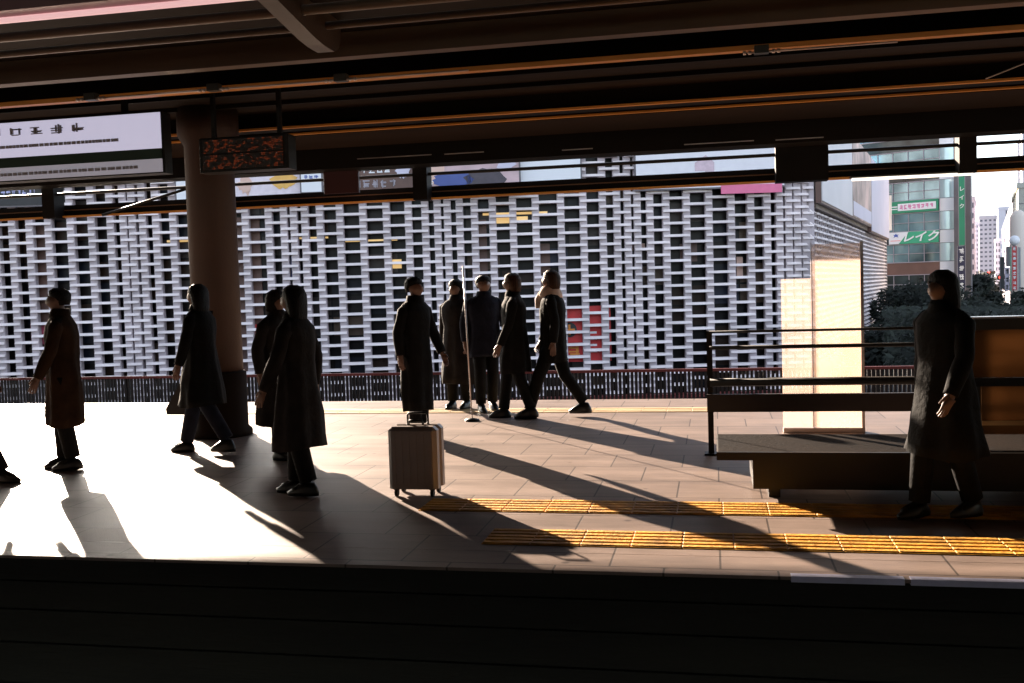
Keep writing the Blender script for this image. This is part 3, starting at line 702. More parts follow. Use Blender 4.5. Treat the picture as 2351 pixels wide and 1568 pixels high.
letters(t, xa+1.3, xa+3.0, zb_-0.85, zb_-0.35, 4, INKW); letters(t, xa+0.9, xa+3.3, za+0.4, za+0.9, 5, MULL); disc(t, xb-0.7, zb_-0.75, 0.4, 0.35, LAVP, jag=0.3)
t, xa, xb, za, zb_ = fac_board('billboard', 958, 1192, 350, 440, mat('bb_rose', (0.55, 0.38, 0.40), 0.5, 0.3, 0.5), 'rosy billboard with faces and a blue car shape', 'billboard', y0=-0.8)
disc(t, xa+1.9, za+0.75, 1.1, 0.42, BLUEP, jag=0.12, y0=-0.83, y1=-0.8); disc(t, xa+0.95, za+1.2, 0.5, 0.7, PEACH, jag=0.1, y0=-0.825, y1=-0.8); disc(t, xa+3.6, za+0.7, 1.1, 0.6, mat('bb_plum', (0.06, 0.045, 0.06), 0.5), jag=0.15, y0=-0.83, y1=-0.8); disc(t, xa+2.9, za+1.9, 0.6, 0.4, LAVP, jag=0.2, y0=-0.84, y1=-0.8); disc(t, xa+4.8, za+1.7, 0.6, 0.45, LAVP, jag=0.3, y0=-0.84, y1=-0.8)
letters(t, xa+0.05, xa+0.8, za+0.3, za+0.75, 4, INKW, y=-0.84)
fac_board('billboard', 1193, 1333, 340, 430, WHITEP, 'plain bright white billboard', 'billboard')
t, xa, xb, za, zb_ = fac_board('billboard', 1458, 1800, 325, 425, mat('bb_blush', (0.78, 0.74, 0.78), 0.5, 0.03), 'long blush white billboard with a faint pink house shape', 'billboard')
b = MB(o, ex, ey); hx = xa+(xb-xa)*0.46
b.prism([(hx-0.5, za+1.35), (hx-0.5, za+0.9), (hx+0.05, za+0.9), (hx+0.05, za+0.4), (hx+0.55, za+0.4), (hx+0.55, za+1.35), (hx+0.1, za+1.75)], -0.372, -0.35); b.build('picture', mat('faint_pink', (0.62, 0.46, 0.52), 0.5), t)
# side billboards
def side_board(name, l0, l1, z0, z1, m, label, y0=-0.6):
    t = thing(name, tuple(o2+ex2*(l0+l1)/2+ey2*y0+UP*z0), label, 'billboard')
    b = MB(o2, ex2, ey2); b.box(l0, l1, y0, y0+0.3, z0, z1); b.build('face', m, t)
    f = MB(o2, ex2, ey2); f.box(l0-0.1, l1+0.1, y0+0.05, y0+0.35, z0-0.12, z0); f.box(l0-0.12, l0, y0+0.05, y0+0.35, z0, z1); f.box(l1, l1+0.12, y0+0.05, y0+0.35, z0, z1); f.build('frame', BROWNP, t)
    return t
def side_l(u):
    # length along the side wall at which image column u crosses it
    k = (u-1175)/FPX
    bq = (A1-0.457*FB)/(k-0.457); return (bq-FB)/(B2b-FB)*L2
s0, s1, s2, s3 = 0.2, side_l(1942), side_l(1988), side_l(2031)
side_board('billboard', s0, s1-0.2, 5.8, 11.5, mat('sb_white', (0.64, 0.60, 0.63), 0.5, 0.06, 0.3), 'large pale billboard at the corner of the lattice building')
t = side_board('billboard', s1+0.1, s2-0.3, 5.8, 11.5, mat('sb_brown', (0.28, 0.18, 0.16), 0.5, 0.5, 0.35, col2=(0.55, 0.38, 0.34)), 'brown photo billboard between two pale ones on the side wall')
b = MB(o2, ex2, ey2); b.box(s1+0.3, s2-0.5, -0.62, -0.601, 5.9, 6.9); b.build('caption', LAVP, t)
side_board('billboard', s2+0.1, s3-0.1, 5.4, 11.5, LAVP, 'lavender white billboard at the far end of the side wall')
p = PB(2037, 490, 104)
t = thing('projecting_sign', tuple(p-UP*3), 'cream vertical sign projecting from the end of the lattice building', 'sign')
q0, q1 = PB(2030, 449, 103), PB(2046, 529, 103)
b = MB((0, 0, 0), R0, FH); b.box(q0.dot(R0), q1.dot(R0), 102.9, 103.3, q1.z, q0.z); b.build('face', CREAM, t)
b = MB((0, 0, 0), R0, FH); b.box(q0.dot(R0)-0.3, q0.dot(R0), 103, 103.2, q0.z-0.5, q0.z-0.3); b.box(q0.dot(R0)-0.3, q0.dot(R0), 103, 103.2, q1.z+0.3, q1.z+0.5); b.build('bracket', GREYB, t)

# ------------------------------------------------------------------ the glass office block with green signs
gb_ = 113.0
ga = (2205-1175)/FPX*gb_
go = BW(ga, gb_, 0); gex = (BW(ga-0.72, gb_+0.69, 0)-go).normalized()     # runs leftwards and away
W = 17.0
go_l = go+gex*W; exg = -gex; eyg = UP.cross(exg)
gbk = thing('glass_office', tuple(go+UP*-5.5), 'teal glass office block with green sign bands and a pale rounded corner', 'building')
qa, qb = go_l+eyg*0.4, go_l+exg*(W-0.3)+eyg*0.6
foot = [qa, qb, qb+SF*24, qa+SF*24]
b = MB()
for zq in (-5.5, 27):
    for p in foot: b.v.append(p+UP*zq)
b.f += [(3,2,1,0),(4,5,6,7),(0,1,5,4),(1,2,6,5),(2,3,7,6),(3,0,4,7)]; b.smooth += [False]*6
b.build('core', GREYB, gbk)
zs = [-5.5+0.0]
for k in range(-2, 6):
    zb0 = 1.6+3.6*k                       # spandrel bottom
    b = MB(go_l, exg, eyg); b.box(0.0, W-2.2, 0.12, 0.39, zb0+1.45, zb0+3.6); b.build('glazing', GLASS if k > -1 else GLASSD, gbk)
    b = MB(go_l, exg, eyg); b.box(0.0, W-2.2, 0.05, 0.39, zb0, zb0+1.448); b.build('spandrel', GLASSD if k != 0 else BROWNP, gbk)  # the single brown band is a reflection put into the panel colour
    b = MB(go_l, exg, eyg); b.box(0, W-2.2, -0.06, 0.11, zb0+1.42, zb0+1.52); b.box(0, W-2.2, -0.06, 0.11, zb0-0.04, zb0+0.04); b.box(0, W-2.2, -0.02, 0.115, zb0+2.45, zb0+2.51)
    for j in range(9): b.box(j*1.8+0.4, j*1.8+0.46, 0.0, 0.117, zb0+1.525, zb0+3.55)
    b.build('mullion', MULL, gbk)
    # rounded corner bay
    b = MB(go_l, exg, eyg)
    n = 7; ringa = [(W-2.2+2.2*math.sin(j*math.pi/2/n)*0.98, 0.06+2.2*(1-math.cos(j*math.pi/2/n))) for j in range(n+1)]
    for (z0, z1, mm) in ((zb0, zb0+1.44, 'corner_panel'), (zb0+1.5, zb0+3.55, 'corner_glass')):
        b = MB(go_l, exg, eyg); i0 = len(b.v)
        for (x, y) in ringa: b.v.append(b.P(x, y, z0)); b.v.append(b.P(x, y, z1))
        for j in range(n): b.f.append((i0+2*j, i0+2*j+2, i0+2*j+3, i0+2*j+1)); b.smooth.append(True)
        b.build(mm, WHITEP if mm == 'corner_panel' else GLASSP, gbk)
qp = go_l+exg*(W-0.1)+eyg*1.6
b = MB(qp, SR, SF); b.box(0, 0.75, 0, 12, -5.5, 26); b.build('side_pier', GREYB, gbk)

def office_sign(zc, label, kind):
    t = thing('sign_board', tuple(go_l+exg*9+UP*(zc-0.7)), label, 'sign')
    x0 = W-14.2; x1 = W-2.25
    # left end hidden, the board itself covers the bay beside the corner
    xs = W-8.0
    b = MB(go_l, exg, eyg); b.box(xs-2.4, xs-0.05, -0.16, -0.07, zc-0.66, zc+0.66); b.build('black_panel', BLACKP, t)
    b = MB(go_l, exg, eyg); b.box(xs, x1, -0.2, -0.07, zc-0.68, zc+0.68); b.build('face', GREENP if kind == 1 else GREEN2, t)
    if kind == 1:
        b = MB(go_l, exg, eyg); b.box(xs+1.1, x1-0.25, -0.24, -0.201, zc-0.42, zc+0.40); b.build('white_strip', WHITEP, t)
        b = MB(go_l, exg, eyg); rg = random.Random(5)
        for k in range(8):
            b = MB(go_l, exg, eyg); strokes(b, xs+1.3+k*0.5, xs+1.72+k*0.5, zc-0.30, zc+0.28, -0.265, 6, rg, 0.14); b.build('character', INKP, t)
        b = MB(go_l, exg, eyg); b.box(xs+0.15, xs+1.05, -0.235, -0.201, zc+0.02, zc+0.14); b.box(xs+0.25, xs+1.05, -0.235, -0.201, zc-0.25, zc-0.13); b.build('white_mark', INKW, t)
    else:
        b = MB(go_l, exg, eyg); b.prism([(xs, zc-0.68), (xs+1.15, zc-0.68), (xs+2.3, zc+0.68), (xs, zc+0.68)], -0.24, -0.201); b.build('white_field', WHITEP, t)
        b = MB(go_l, exg, eyg); b.box(xs+0.2, xs+1.4, -0.262, -0.241, zc-0.32, zc-0.26); b.build('red_line', INKR, t)
        b = MB(go_l, exg, eyg)
        b.prism([(xs+0.55, zc+0.08), (xs+0.85, zc+0.20), (xs+1.15, zc+0.08), (xs+1.03, zc+0.30), (xs+1.2, zc+0.44), (xs+0.95, zc+0.42), (xs+0.85, zc+0.56), (xs+0.75, zc+0.42), (xs+0.5, zc+0.44), (xs+0.68, zc+0.30)], -0.262, -0.241); b.build('blue_emblem', INKB, t)
        text_mesh('lettering', 'レイク', 1.28, INKW, t, go_l+exg*(W-4.35)-eyg*0.25*1+UP*zc, exg, UP, 0.25, 0.03, sx=1.12, bold=0.03)
office_sign(9.55, 'green sign band with a white strip of pink lettering on the glass block', 1)
office_sign(5.95, 'green and white sign with three large white katakana on the glass block', 2)

def vsign(name, u0, u1, v0, v1, bb, m, label, body=None, ink=INKW, nstroke=0, th=0.5, seed=1, cat='sign', tsize=0.8):
    p = PB(u0, v0, bb); q = PB(u0, v1, bb); O = Vector((p.x, p.y, 0)); wd_ = edge_w(p, u1)
    t = thing(name, tuple(O+SR*wd_/2+UP*q.z), label, cat)
    b = MB(O, SR, SF); b.box(0, wd_, 0, th, q.z, p.z); b.build('face', m, t)
    b = MB(O, SR, SF); w = wd_*0.06; b.box(-w, 0, -0.03, th+0.03, q.z-w, p.z+w); b.build('edge_trim', MULL, t)
    b = MB(O, SR, SF); b.box(wd_, wd_+w, -0.03, th+0.03, q.z-w, p.z+w); b.build('edge_trim', MULL, t)
    xa, xb, bb = 0.0, wd_, 0.0
    if body:
        n = len(body); h = (p.z-q.z)/n
        for k, ch in enumerate(body):
            if ch == ' ': continue
            text_mesh('letter', ch, tsize*(xb-xa), ink, t, O+SR*(wd_/2)-SF*0.03+UP*(p.z-h*(k+0.5)), SR, UP, 0, 0.02, bold=0.012*(xb-xa))
    if nstroke:
        rg = random.Random(seed); h = (p.z-q.z)/nstroke
        for k in range(nstroke):
            b = MB(O, SR, SF); strokes(b, xa+(xb-xa)*0.15, xb-(xb-xa)*0.15, q.z+k*h+h*0.12, q.z+(k+1)*h-h*0.12, bb-0.03, 7, rg, 0.13); b.build('character', ink, t)
    return t
vsign('vertical_sign', 2200, 2216, 405, 563, 111, GREENP, 'tall green vertical sign with white katakana on the corner of the glass block', ' レイク    ', tsize=0.95)
vsign('vertical_sign', 2198, 2216, 566, 665, 111, NAVYP, 'dark navy vertical sign with white characters below the green one', None, INKW, 5, seed=21)
vsign('vertical_sign', 2218, 2230, 546, 640, 128, SKYB, 'blue vertical sign with three red letters', 'プラナ', INKR, tsize=1.05)
# towers and right-hand blocks
def tower(name, u0, u1, vtop, bb, depth, m, label, cols, rows, ww=0.5, wh=0.5, z0=-5.5, wm=WINK, zlow=None):
    p = PB(u0, vtop, bb); O = Vector((p.x, p.y, 0)); W_ = edge_w(p, u1); zt_ = p.z
    t = thing(name, tuple(O+SR*W_/2+UP*z0), label, 'building')
    b = MB(O, SR, SF); b.box(0, W_, 0, depth, z0, zt_); b.box(-0.15, W_+0.15, -0.15, depth, zt_+0.001, zt_+0.3+0.002*bb); b.build('wall', m, t)
    if rows:
        b = MB(O, SR, SF); cw = W_/cols; zl = 0 if zlow is None else zlow; ch = (zt_-zl)/rows
        for i in range(cols):
            for j in range(rows):
                b.box(i*cw+cw*(1-ww)/2, (i+1)*cw-cw*(1-ww)/2, -0.06, 0.05, zl+j*ch+ch*(1-wh)/2, zl+(j+1)*ch-ch*(1-wh)/2)
        b.build('window_grid', wm, t)
    return t
tower('office_tower', 2222, 2238, 460, 170, 20, CONC, 'slim mauve block behind the blue vertical sign', 2, 8)
tower('office_tower', 2237, 2246, 515, 260, 20, CONCW, 'thin pale block left of the windowed tower', 2, 12)
tower('office_tower', 2247, 2289, 502, 420, 40, CONC, 'pale tower with paired dark windows at the end of the street', 4, 13, 0.55, 0.42)
tower('office_tower', 2291, 2330, 482, 360, 40, CONCW, 'white tower with one dark vertical strip at the end of the street', 1, 9, 0.10, 0.8)
tower('office_tower', 2284, 2297, 555, 300, 20, CONCW, 'low white block between the two far towers', 2, 6)
# receding facade on the right side of the street
pr_ = PB(2336, 430, 150)
rt = thing('street_block', (pr_.x, pr_.y, -5.5), 'pale mauve block receding along the right side of the street', 'building')
O_ = Vector((pr_.x, pr_.y, 0))
b = MB(O_, SF, SR); b.box(0, 170, 0, 20, -5.5, pr_.z); b.build('wall', CONC, rt)
b = MB(O_, SF, SR)
for i in range(24):
    for j in range(6): b.box(i*7+1.6, i*7+5.2, -0.12, 0.1, -2+j*3.0, -2+j*3.0+1.6)
b.build('window_grid', LAVP, rt)
t = tower('tiled_building', 2337, 2440, 432, 95, 22, TILE, 'cream tiled building with a dark window row near its top', 8, 0)
p = PB(2337, 432, 95); O_ = Vector((p.x, p.y, 0)); pz = p.z
b = MB(O_, SR, SF); b.box(0.35, 12, 1.0, 16, pz+0.5, pz+6); b.build('penthouse', CONCW, t)
for k in range(4):
    b = MB(O_, SR, SF); b.box(0.75+k*1.0, 1.35+k*1.0, 0.93, 1.05, pz+0.9, pz+1.5); b.build('window', WINK, t)
b = MB(O_, SR, SF)
for k in range(1, 9): b.box(0, 9, -0.03, 0.02, pz-k*1.5, pz-k*1.5+0.06)
for k in range(1, 6): b.box(k*0.9, k*0.9+0.04, -0.027, 0.02, -3, pz)
b.build('tile_joint', GREYB, t)
# cream cylinder and white globe
p = PB(2352, 500, 70)
t = thing('round_tower', tuple(BW(p.dot(R0), 70, -5.5)), 'rounded cream building edge at the right border above the red sign', 'building')
b = MB((0, 0, 0), R0, FH); zt_ = PB(2345, 480, 70).z
b.loft([(p.dot(R0), 70.9, -5.5, 0.55, 0.55), (p.dot(R0), 70.9, zt_-0.5, 0.55, 0.55), (p.dot(R0), 70.9, zt_-0.2, 0.42, 0.42), (p.dot(R0), 70.9, zt_, 0.15, 0.15)], 24); b.build('shaft', CREAM, t)
p = PB(2328, 552, 68)
t = thing('globe_lamp', tuple(p-UP*0.5), 'white globe lamp on top of the red vertical sign', 'lamp')
b = MB((p.x, p.y, p.z)); b.ball((0, 0, 0), 0.34, 0.34, 0.34); b.build('globe', WHITEP, t)
b = MB((p.x, p.y, p.z)); b.tube([(0, 0, -0.62), (0, 0, -0.32)], 0.08, 10); b.build('stem', GREYB, t)
rsgn = vsign('vertical_sign', 2323, 2334, 566, 666, 68, REDP, 'red vertical sign with white lettering and dotted bulb borders', None, INKW, 9, seed=31)
for nm, ua, ub, m in (('bulb_border', 2317.5, 2321.5, mat('bulb_green', (0.25, 0.45, 0.32), 0.4)), ('bulb_border', 2336, 2343, INKW)):
    pa = PB(ua, 568, 68); pb = PB(ua, 668, 68); O_ = Vector((pa.x, pa.y, 0)); wv_ = edge_w(pa, ub)
    b = MB(O_, SR, SF)
    for j in range(46):
        zz = pb.z+(pa.z-pb.z)*j/46
        for i in range(2): b.box(wv_*(i+0.5)/2-0.022, wv_*(i+0.5)/2+0.022, -0.05, 0.05, zz, zz+0.035)
    b.build(nm, m, rsgn)
    b = MB(O_, SR, SF); b.box(0, wv_, 0.06, 0.3, pb.z, pa.z); b.build('border_board', DGREEN if m != INKW else GREYB, rsgn)
vsign('vertical_sign', 2309, 2320, 566, 612, 75, GREYB, 'grey sign panel left of the red vertical sign', None)
vsign('vertical_sign', 2295, 2305, 590, 663, 85, BLACKP, 'black vertical sign board above the street', None)
vsign('vertical_sign', 2307, 2317, 614, 668, 73, LAVP, 'lavender vertical sign with three black characters', None, INKK, 3, seed=41)
# small pieces of skyline seen through the gap at upper right
tower('terracotta_house', 1985, 2032, 378, 150, 12, ORANGEB, 'terracotta roofed block glimpsed in the gap beneath the roof', 5, 3, 0.5, 0.5, zlow=14)

# ------------------------------------------------------------------ trees
def tree(x, y, z0, h, rad, label, seed, n=2600, ls=0.22):
    rg = random.Random(seed)
    t = thing('street_tree', (x, y, z0), label, 'tree', 'street trees beyond the square')
    b = MB((x, y, z0)); th = h*0.45
    b.tube([(0, 0, 0), (0.05, 0.02, th*0.5), (0.0, 0.05, th)], [0.22, 0.17, 0.12], 10)
    for k in range(6):
        an = k*1.05+rg.uniform(-.3, .3); b.tube([(0, 0.04, th*0.9), (math.cos(an)*rad*0.4, math.sin(an)*rad*0.4, th+h*0.14), (math.cos(an)*rad*0.7, math.sin(an)*rad*0.7, th+h*0.3)], [0.10, 0.06, 0.03], 7)
    b.build('trunk', BARK, t)
    c = MB((x, y, z0)); cl = []
    for k in range(26):
        an, rr, zz = rg.uniform(0, 6.28), rad*math.sqrt(rg.random())*0.85, h*rg.uniform(0.36, 0.95)
        rr *= 1.05-abs(zz/h-0.6)*1.3
        cl.append((rr*math.cos(an), rr*math.sin(an), zz, rad*rg.uniform(0.2, 0.42)))
    for k in range(n):
        q = rg.choice(cl); d = Vector((rg.gauss(0, 1), rg.gauss(0, 1), rg.gauss(0, 1))).normalized()*q[3]*rg.random()**0.4
        p = Vector(q[:3])+d; s_ = ls*rg.uniform(0.6, 1.3)
        a1_ = Vector((rg.gauss(0, 1), rg.gauss(0, 1), rg.gauss(0, 0.6))).normalized(); a2_ = a1_.orthogonal().normalized()
        i = len(c.v); P0 = Vector((x, y, z0))+p
        c.v += [P0-a1_*s_, P0+a2_*s_*0.5, P0+a1_*s_, P0-a2_*s_*0.5]; c.f.append((i, i+1, i+2, i+3)); c.smooth.append(False)
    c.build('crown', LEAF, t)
for u, vtop, bb, rad, lab, sd in (
    (2012, 768, 60, 2.2, 'low dark tree at the foot of the lattice building corner', 1),
    (2075, 672, 88, 3.6, 'dark street tree in front of the glass block', 2),
    (2125, 660, 80, 3.8, 'tallest dark street tree below the green signs', 3),
    (2178, 664, 74, 3.4, 'dark street tree under the navy vertical sign', 4),
    (2240, 638, 130, 3.0, 'dark street tree at the end of the left pavement', 5),
    (2255, 636, 200, 6.0, 'distant street tree below the far towers', 6),
    (2212, 690, 66, 3.0, 'broad dark tree behind the person at the right', 7),
    (2262, 700, 58, 2.0, 'low tree above the amber screen', 8),
    (2310, 690, 62, 2.2, 'low tree under the lavender vertical sign', 9),
    (2352, 676, 60, 2.4, 'low tree at the right border under the red sign', 10)):
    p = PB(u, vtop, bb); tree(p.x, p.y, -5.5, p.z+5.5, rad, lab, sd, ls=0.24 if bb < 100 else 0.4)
hd = MB(); rg = random.Random(77)
for k in range(5200):
    u = rg.uniform(2030, 2375); bb = rg.uniform(46, 60); p = PB(u, rg.uniform(705, 860), bb); s_ = 0.2*rg.uniform(0.6, 1.4)
    a1_ = Vector((rg.gauss(0, 1), rg.gauss(0, 1), rg.gauss(0, 0.6))).normalized(); a2_ = a1_.orthogonal().normalized(); i = len(hd.v)
    hd.v += [p-a1_*s_, p+a2_*s_*0.5, p+a1_*s_, p-a2_*s_*0.5]; hd.f.append((i, i+1, i+2, i+3)); hd.smooth.append(False)
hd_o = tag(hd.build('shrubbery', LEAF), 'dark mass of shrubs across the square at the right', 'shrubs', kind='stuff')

# traffic signals and a car in the street
def signal(u, v, bb, label):
    p = PB(u, v, bb)
    t = thing('traffic_light', (p.x, p.y, -5.5), label, 'traffic light', 'traffic lights in the street')
    b = MB((p.x, p.y, 0)); b.tube([(2.2, 0, -5.5), (2.2, 0, p.z+0.3), (0.0, 0, p.z+0.3)], 0.09, 8); b.build('pole', GREYB, t)
    b = MB((p.x, p.y, p.z)); b.chbox(-0.5, 1.3, -0.1, 0.15, -0.3, 0.25, 0.05); hd2 = b.build('head', BLACKST, t)
    b = MB((p.x, p.y-0.12, p.z), (1, 0, 0), (0, 0, 1), (0, -1, 0)); b.loft([(0, 0, 0, 0.24, 0.24), (0, 0, 0.12, 0.2, 0.2), (0, 0, 0.16, 0.08, 0.08)], 14); b.build('lamp', REDL, hd2)
signal(2295.5, 664-27, 150, 'traffic light showing red above the white car')
signal(2269, 634-8, 210, 'distant traffic light showing red among the street trees')
p = PB(2290, 671, 330)
cr = thing('parked_car', (p.x, p.y, -5.5), 'white car on the street beyond the trees', 'car')
b = MB((p.x, p.y, -5.5), R0, FH); b.prism([(-2.1, 0.3), (2.1, 0.3), (2.1, 0.75), (1.9, 0.9), (1.1, 0.95), (-1.9, 0.95), (-2.1, 0.8)], -0.85, 0.85); b.build('body', CARW, cr)
b = MB((p.x, p.y, -5.5), R0, FH); b.prism([(-1.7, 0.952), (1.0, 0.952), (0.4, 1.45), (-1.3, 1.45)], -0.75, 0.75); b.build('cabin', GLASSD, cr)
for x in (-1.3, 1.3):
    for y in (-0.86, 0.7):
        b = MB((p.x, p.y, -5.5), R0, FH); b.prism([(x+0.32*math.cos(k*math.pi/8), 0.32+0.32*math.sin(k*math.pi/8)) for k in range(16)], y, y+0.18); b.build('wheel', TYRE, cr)

# ------------------------------------------------------------------ people
def person(x, y, face, H, label, stride=0.25, arm=0.12, coat=0.75, flare=0.05, top=CLOTHK, low=CLOTHK, hair='short', hm=HAIRK, scarf=None, bend=0.0, skirt=None, width=1.0, z0=0.0, lead=1):
    """one continuous skinned body; facing 'face' (radians from +Y, counter-clockwise)"""
    s = H/1.70
    t = thing('person', (x, y, z0), label, 'person')
    fx = Vector((math.cos(face), math.sin(face), 0)); fy = Vector((-math.sin(face), math.cos(face), 0))
    O = Vector((x, y, z0))
    def W_(p): return O+fx*p[0]*s+fy*p[1]*s+UP*p[2]*s
    V = []; E = []; RD = []
    def add(p, r, par=None):
        V.append(p); RD.append(r*s)
        if par is not None: E.append((par, len(V)-1))
        return len(V)-1
    lean = bend
    pel = add((0, 0, 0.93), 0.125)
    sp_ = add((0, lean*0.3, 1.10), 0.12, pel)
    ch = add((0, lean*0.8, 1.30), 0.135, sp_)
    nb = add((0, lean*1.0, 1.44), 0.07, ch)
    nk = add((0, lean*1.1+0.01, 1.50), 0.05, nb)
    jw = add((0, lean*1.2+0.03, 1.555), 0.072, nk)
    hd_ = add((0, lean*1.2+0.025, 1.61), 0.088, jw)
    tp = add((0, lean*1.2+0.015, 1.665), 0.062, hd_)
    ns = add((0, lean*1.2+0.118, 1.592), 0.012, hd_)
    for e in (-1, 1): add((e*0.088, lean*1.2+0.01, 1.60), 0.014, hd_)
    hands = []
    legs = {}
    for e in (-1, 1):
        k = e*lead
        hip = add((e*0.085, 0, 0.88), 0.088, pel)
        kn = add((e*0.09, k*stride*0.42+0.03, 0.49), 0.058, hip)
        back = max(0, -k)*stride
        an = add((e*0.09, k*stride*0.85-back*0.12, 0.09+back*0.18), 0.040, kn)
        toe = add((e*0.10, k*stride*0.85-back*0.12+0.15, 0.035+back*0.02), 0.034, an)
        sh = add((e*0.165*width, lean*0.9, 1.395), 0.062, ch)
        if isinstance(arm, dict): el, wr = arm[e]
        else:
            el = (e*0.225*width, lean*0.9-k*arm*0.5, 1.13); wr = (e*0.225*width, lean*0.9-k*arm*0.9+0.07, 0.89)
        ei = add(el, 0.043, sh); wi = add(wr, 0.028, ei)
        wv = Vector(wr); d = (wv-Vector(el)).normalized()
        pv = wv+d*0.075; pm = add(tuple(pv), 0.033, wi)
        side = d.cross(Vector((e, 0, 0))).normalized()
        inw = Vector((-e, 0, 0))
        for j, ln in enumerate((0.062, 0.072, 0.068, 0.052)):
            off = side*(0.027-0.018*j)
            f1 = add(tuple(pv+off+d*0.022), 0.0095, pm); f2 = add(tuple(pv+off+d*(0.022+ln*0.5)+inw*0.006), 0.0085, f1); add(tuple(pv+off+d*(0.022+ln*0.9)+inw*0.022), 0.0075, f2)
        t1 = add(tuple(wv+d*0.035+side*0.035), 0.0115, wi); add(tuple(wv+d*0.085+side*0.05+inw*0.014), 0.009, t1)
        legs[e] = (V[hip], V[kn], V[an], V[toe]); hands.append((V[sh], el, wr, tuple(pv)))
    me = bpy.data.meshes.new('sk'); me.from_pydata([tuple(W_(p)-O) for p in V], E, [])
    so = bpy.data.objects.new('sk', me); COL.objects.link(so)
    md = so.modifiers.new('s', 'SKIN'); md.use_smooth_shade = True
    for i, sv in enumerate(me.skin_vertices[0].data): sv.radius = (RD[i], RD[i]); sv.use_root = (i == 0)
    sd_ = so.modifiers.new('d', 'SUBSURF'); sd_.levels = 1; sd_.render_levels = 1
    dg = bpy.context.evaluated_depsgraph_get(); bm_ = bpy.data.meshes.new_from_object(so.evaluated_get(dg)); bpy.data.objects.remove(so)
    bm_.name = 'body'; bm_.materials.clear()
    for m in (SKIN, low, SHOE): bm_.materials.append(m)
    hp = [W_(h[3])-O for h in hands]
    for f in bm_.polygons:
        c = f.center; f.use_smooth = True
        if c.z > 1.475*s or any((c-h).length < 0.115*s for h in hp): f.material_index = 0
        elif c.z < 0.075*s: f.material_index = 2
        else: f.material_index = 1
    bo = bpy.data.objects.new('body', bm_); COL.objects.link(bo); bo.parent = t; WLOC[bo.name] = O
    # coat with sleeves
    hem = coat
    b = MB(O, fx*s, fy*s, UP*s); L_ = lean
    w = width
    rings = [(0, 0.0, hem, 0.165*w+flare, 0.135+flare), (0, 0.0, hem+(0.95-hem)*0.5, 0.178*w+flare*0.5, 0.148+flare*0.5), (0, L_*0.1, 0.97, 0.182*w, 0.15), (0, L_*0.35, 1.10, 0.168*w, 0.142), (0, L_*0.7, 1.26, 0.195*w, 0.152), (0, L_*0.9, 1.36, 0.205*w, 0.135), (0, L_*0.97, 1.425, 0.16*w, 0.10), (0, L_*1.05, 1.47, 0.085, 0.078), (0, L_*1.1+0.005, 1.505, 0.068, 0.066)]
    b.loft(rings, 40, True, 0.11, int(abs(x*y)*100))
    co = b.build('coat', top, t)
    for h in hands:
        b = MB(O, fx*s, fy*s, UP*s); rs = random.Random(int(abs(h[1][1])*1e4)); a_, e_, w_ = Vector(h[0]), Vector(h[1]), Vector(h[2])
        b.tube([(a_.x*0.72, a_.y, a_.z+0.012), tuple(a_*0.8+e_*0.2), tuple(a_*0.6+e_*0.4), tuple(a_*0.4+e_*0.6), tuple(a_*0.2+e_*0.8), tuple(e_), tuple(e_*0.8+w_*0.2), tuple(e_*0.6+w_*0.4), tuple(e_*0.3+w_*0.7), tuple(e_*0.1+w_*0.9), tuple(w_)], [0.050]+[0.064+rs.uniform(-.006, .006), 0.062+rs.uniform(-.006, .006), 0.058+rs.uniform(-.006, .006), 0.059, 0.055, 0.057, 0.052+rs.uniform(-.005, .005), 0.050, 0.046, 0.045], 14); b.build('sleeve', top, co)
    b = MB(O, fx*s, fy*s, UP*s); b.loft([(0, L_*1.0+0.004, 1.425, 0.118, 0.098), (0, L_*1.05+0.006, 1.47, 0.095, 0.090), (0, L_*1.08, 1.515, 0.082, 0.080), (0, L_*1.08, 1.518, 0.066, 0.066)], 20, False); b.build('collar', top, co)
    if skirt:
        b = MB(O, fx*s, fy*s, UP*s); b.loft([(0, 0.0, skirt[0], skirt[1], skirt[1]*0.85), (0, 0, 0.7, 0.20, 0.17), (0, 0, 0.98, 0.15, 0.13)], 22); b.build('skirt', low, t)
    else:
        for e in (-1, 1):
            hp_, kn_, an_, _ = [Vector(q) for q in legs[e]]
            b = MB(O, fx*s, fy*s, UP*s); b.tube([tuple(hp_), tuple(kn_), tuple(an_+Vector((0, 0, 0.02)))], [0.10, 0.076, 0.066], 12); b.build('trouser_leg', low, t)
    for e in (-1, 1):
        _, _, an_, to_ = [Vector(q) for q in legs[e]]
        b = MB(O, fx*s, fy*s, UP*s); hz = max(0.0, an_.z-0.09)
        b.loft([(an_.x, an_.y+0.05, hz*0.6+0.0, 0.045, 0.135), (an_.x, an_.y+0.05, hz*0.6+0.03, 0.05, 0.14), (an_.x, an_.y+0.03, hz*0.7+0.06, 0.044, 0.11), (an_.x, an_.y, hz+0.10, 0.042, 0.05)], 16); b.build('shoe', SHOE, t)
    for e in (-1, 1):
        b = MB(O, fx*s, fy*s, UP*s); b.ball((e*0.030, L_*1.2+0.083, 1.617), 0.013, 0.014, 0.007, 10, 6); b.build('eye', HAIRK, bo)
        b = MB(O, fx*s, fy*s, UP*s); b.tube([(e*0.014, L_*1.2+0.094, 1.636), (e*0.030, L_*1.2+0.093, 1.641), (e*0.048, L_*1.2+0.082, 1.636)], 0.004, 6); b.build('eyebrow', hm, bo)
    b = MB(O, fx*s, fy*s, UP*s); b.ball((0, L_*1.2+0.082, 1.556), 0.022, 0.012, 0.007, 10, 6); b.build('mouth', LIPS, bo)
    hc = (0, L_*1.2+0.008, 1.63)
    b = MB(O, fx*s, fy*s, UP*s)
    n = 18
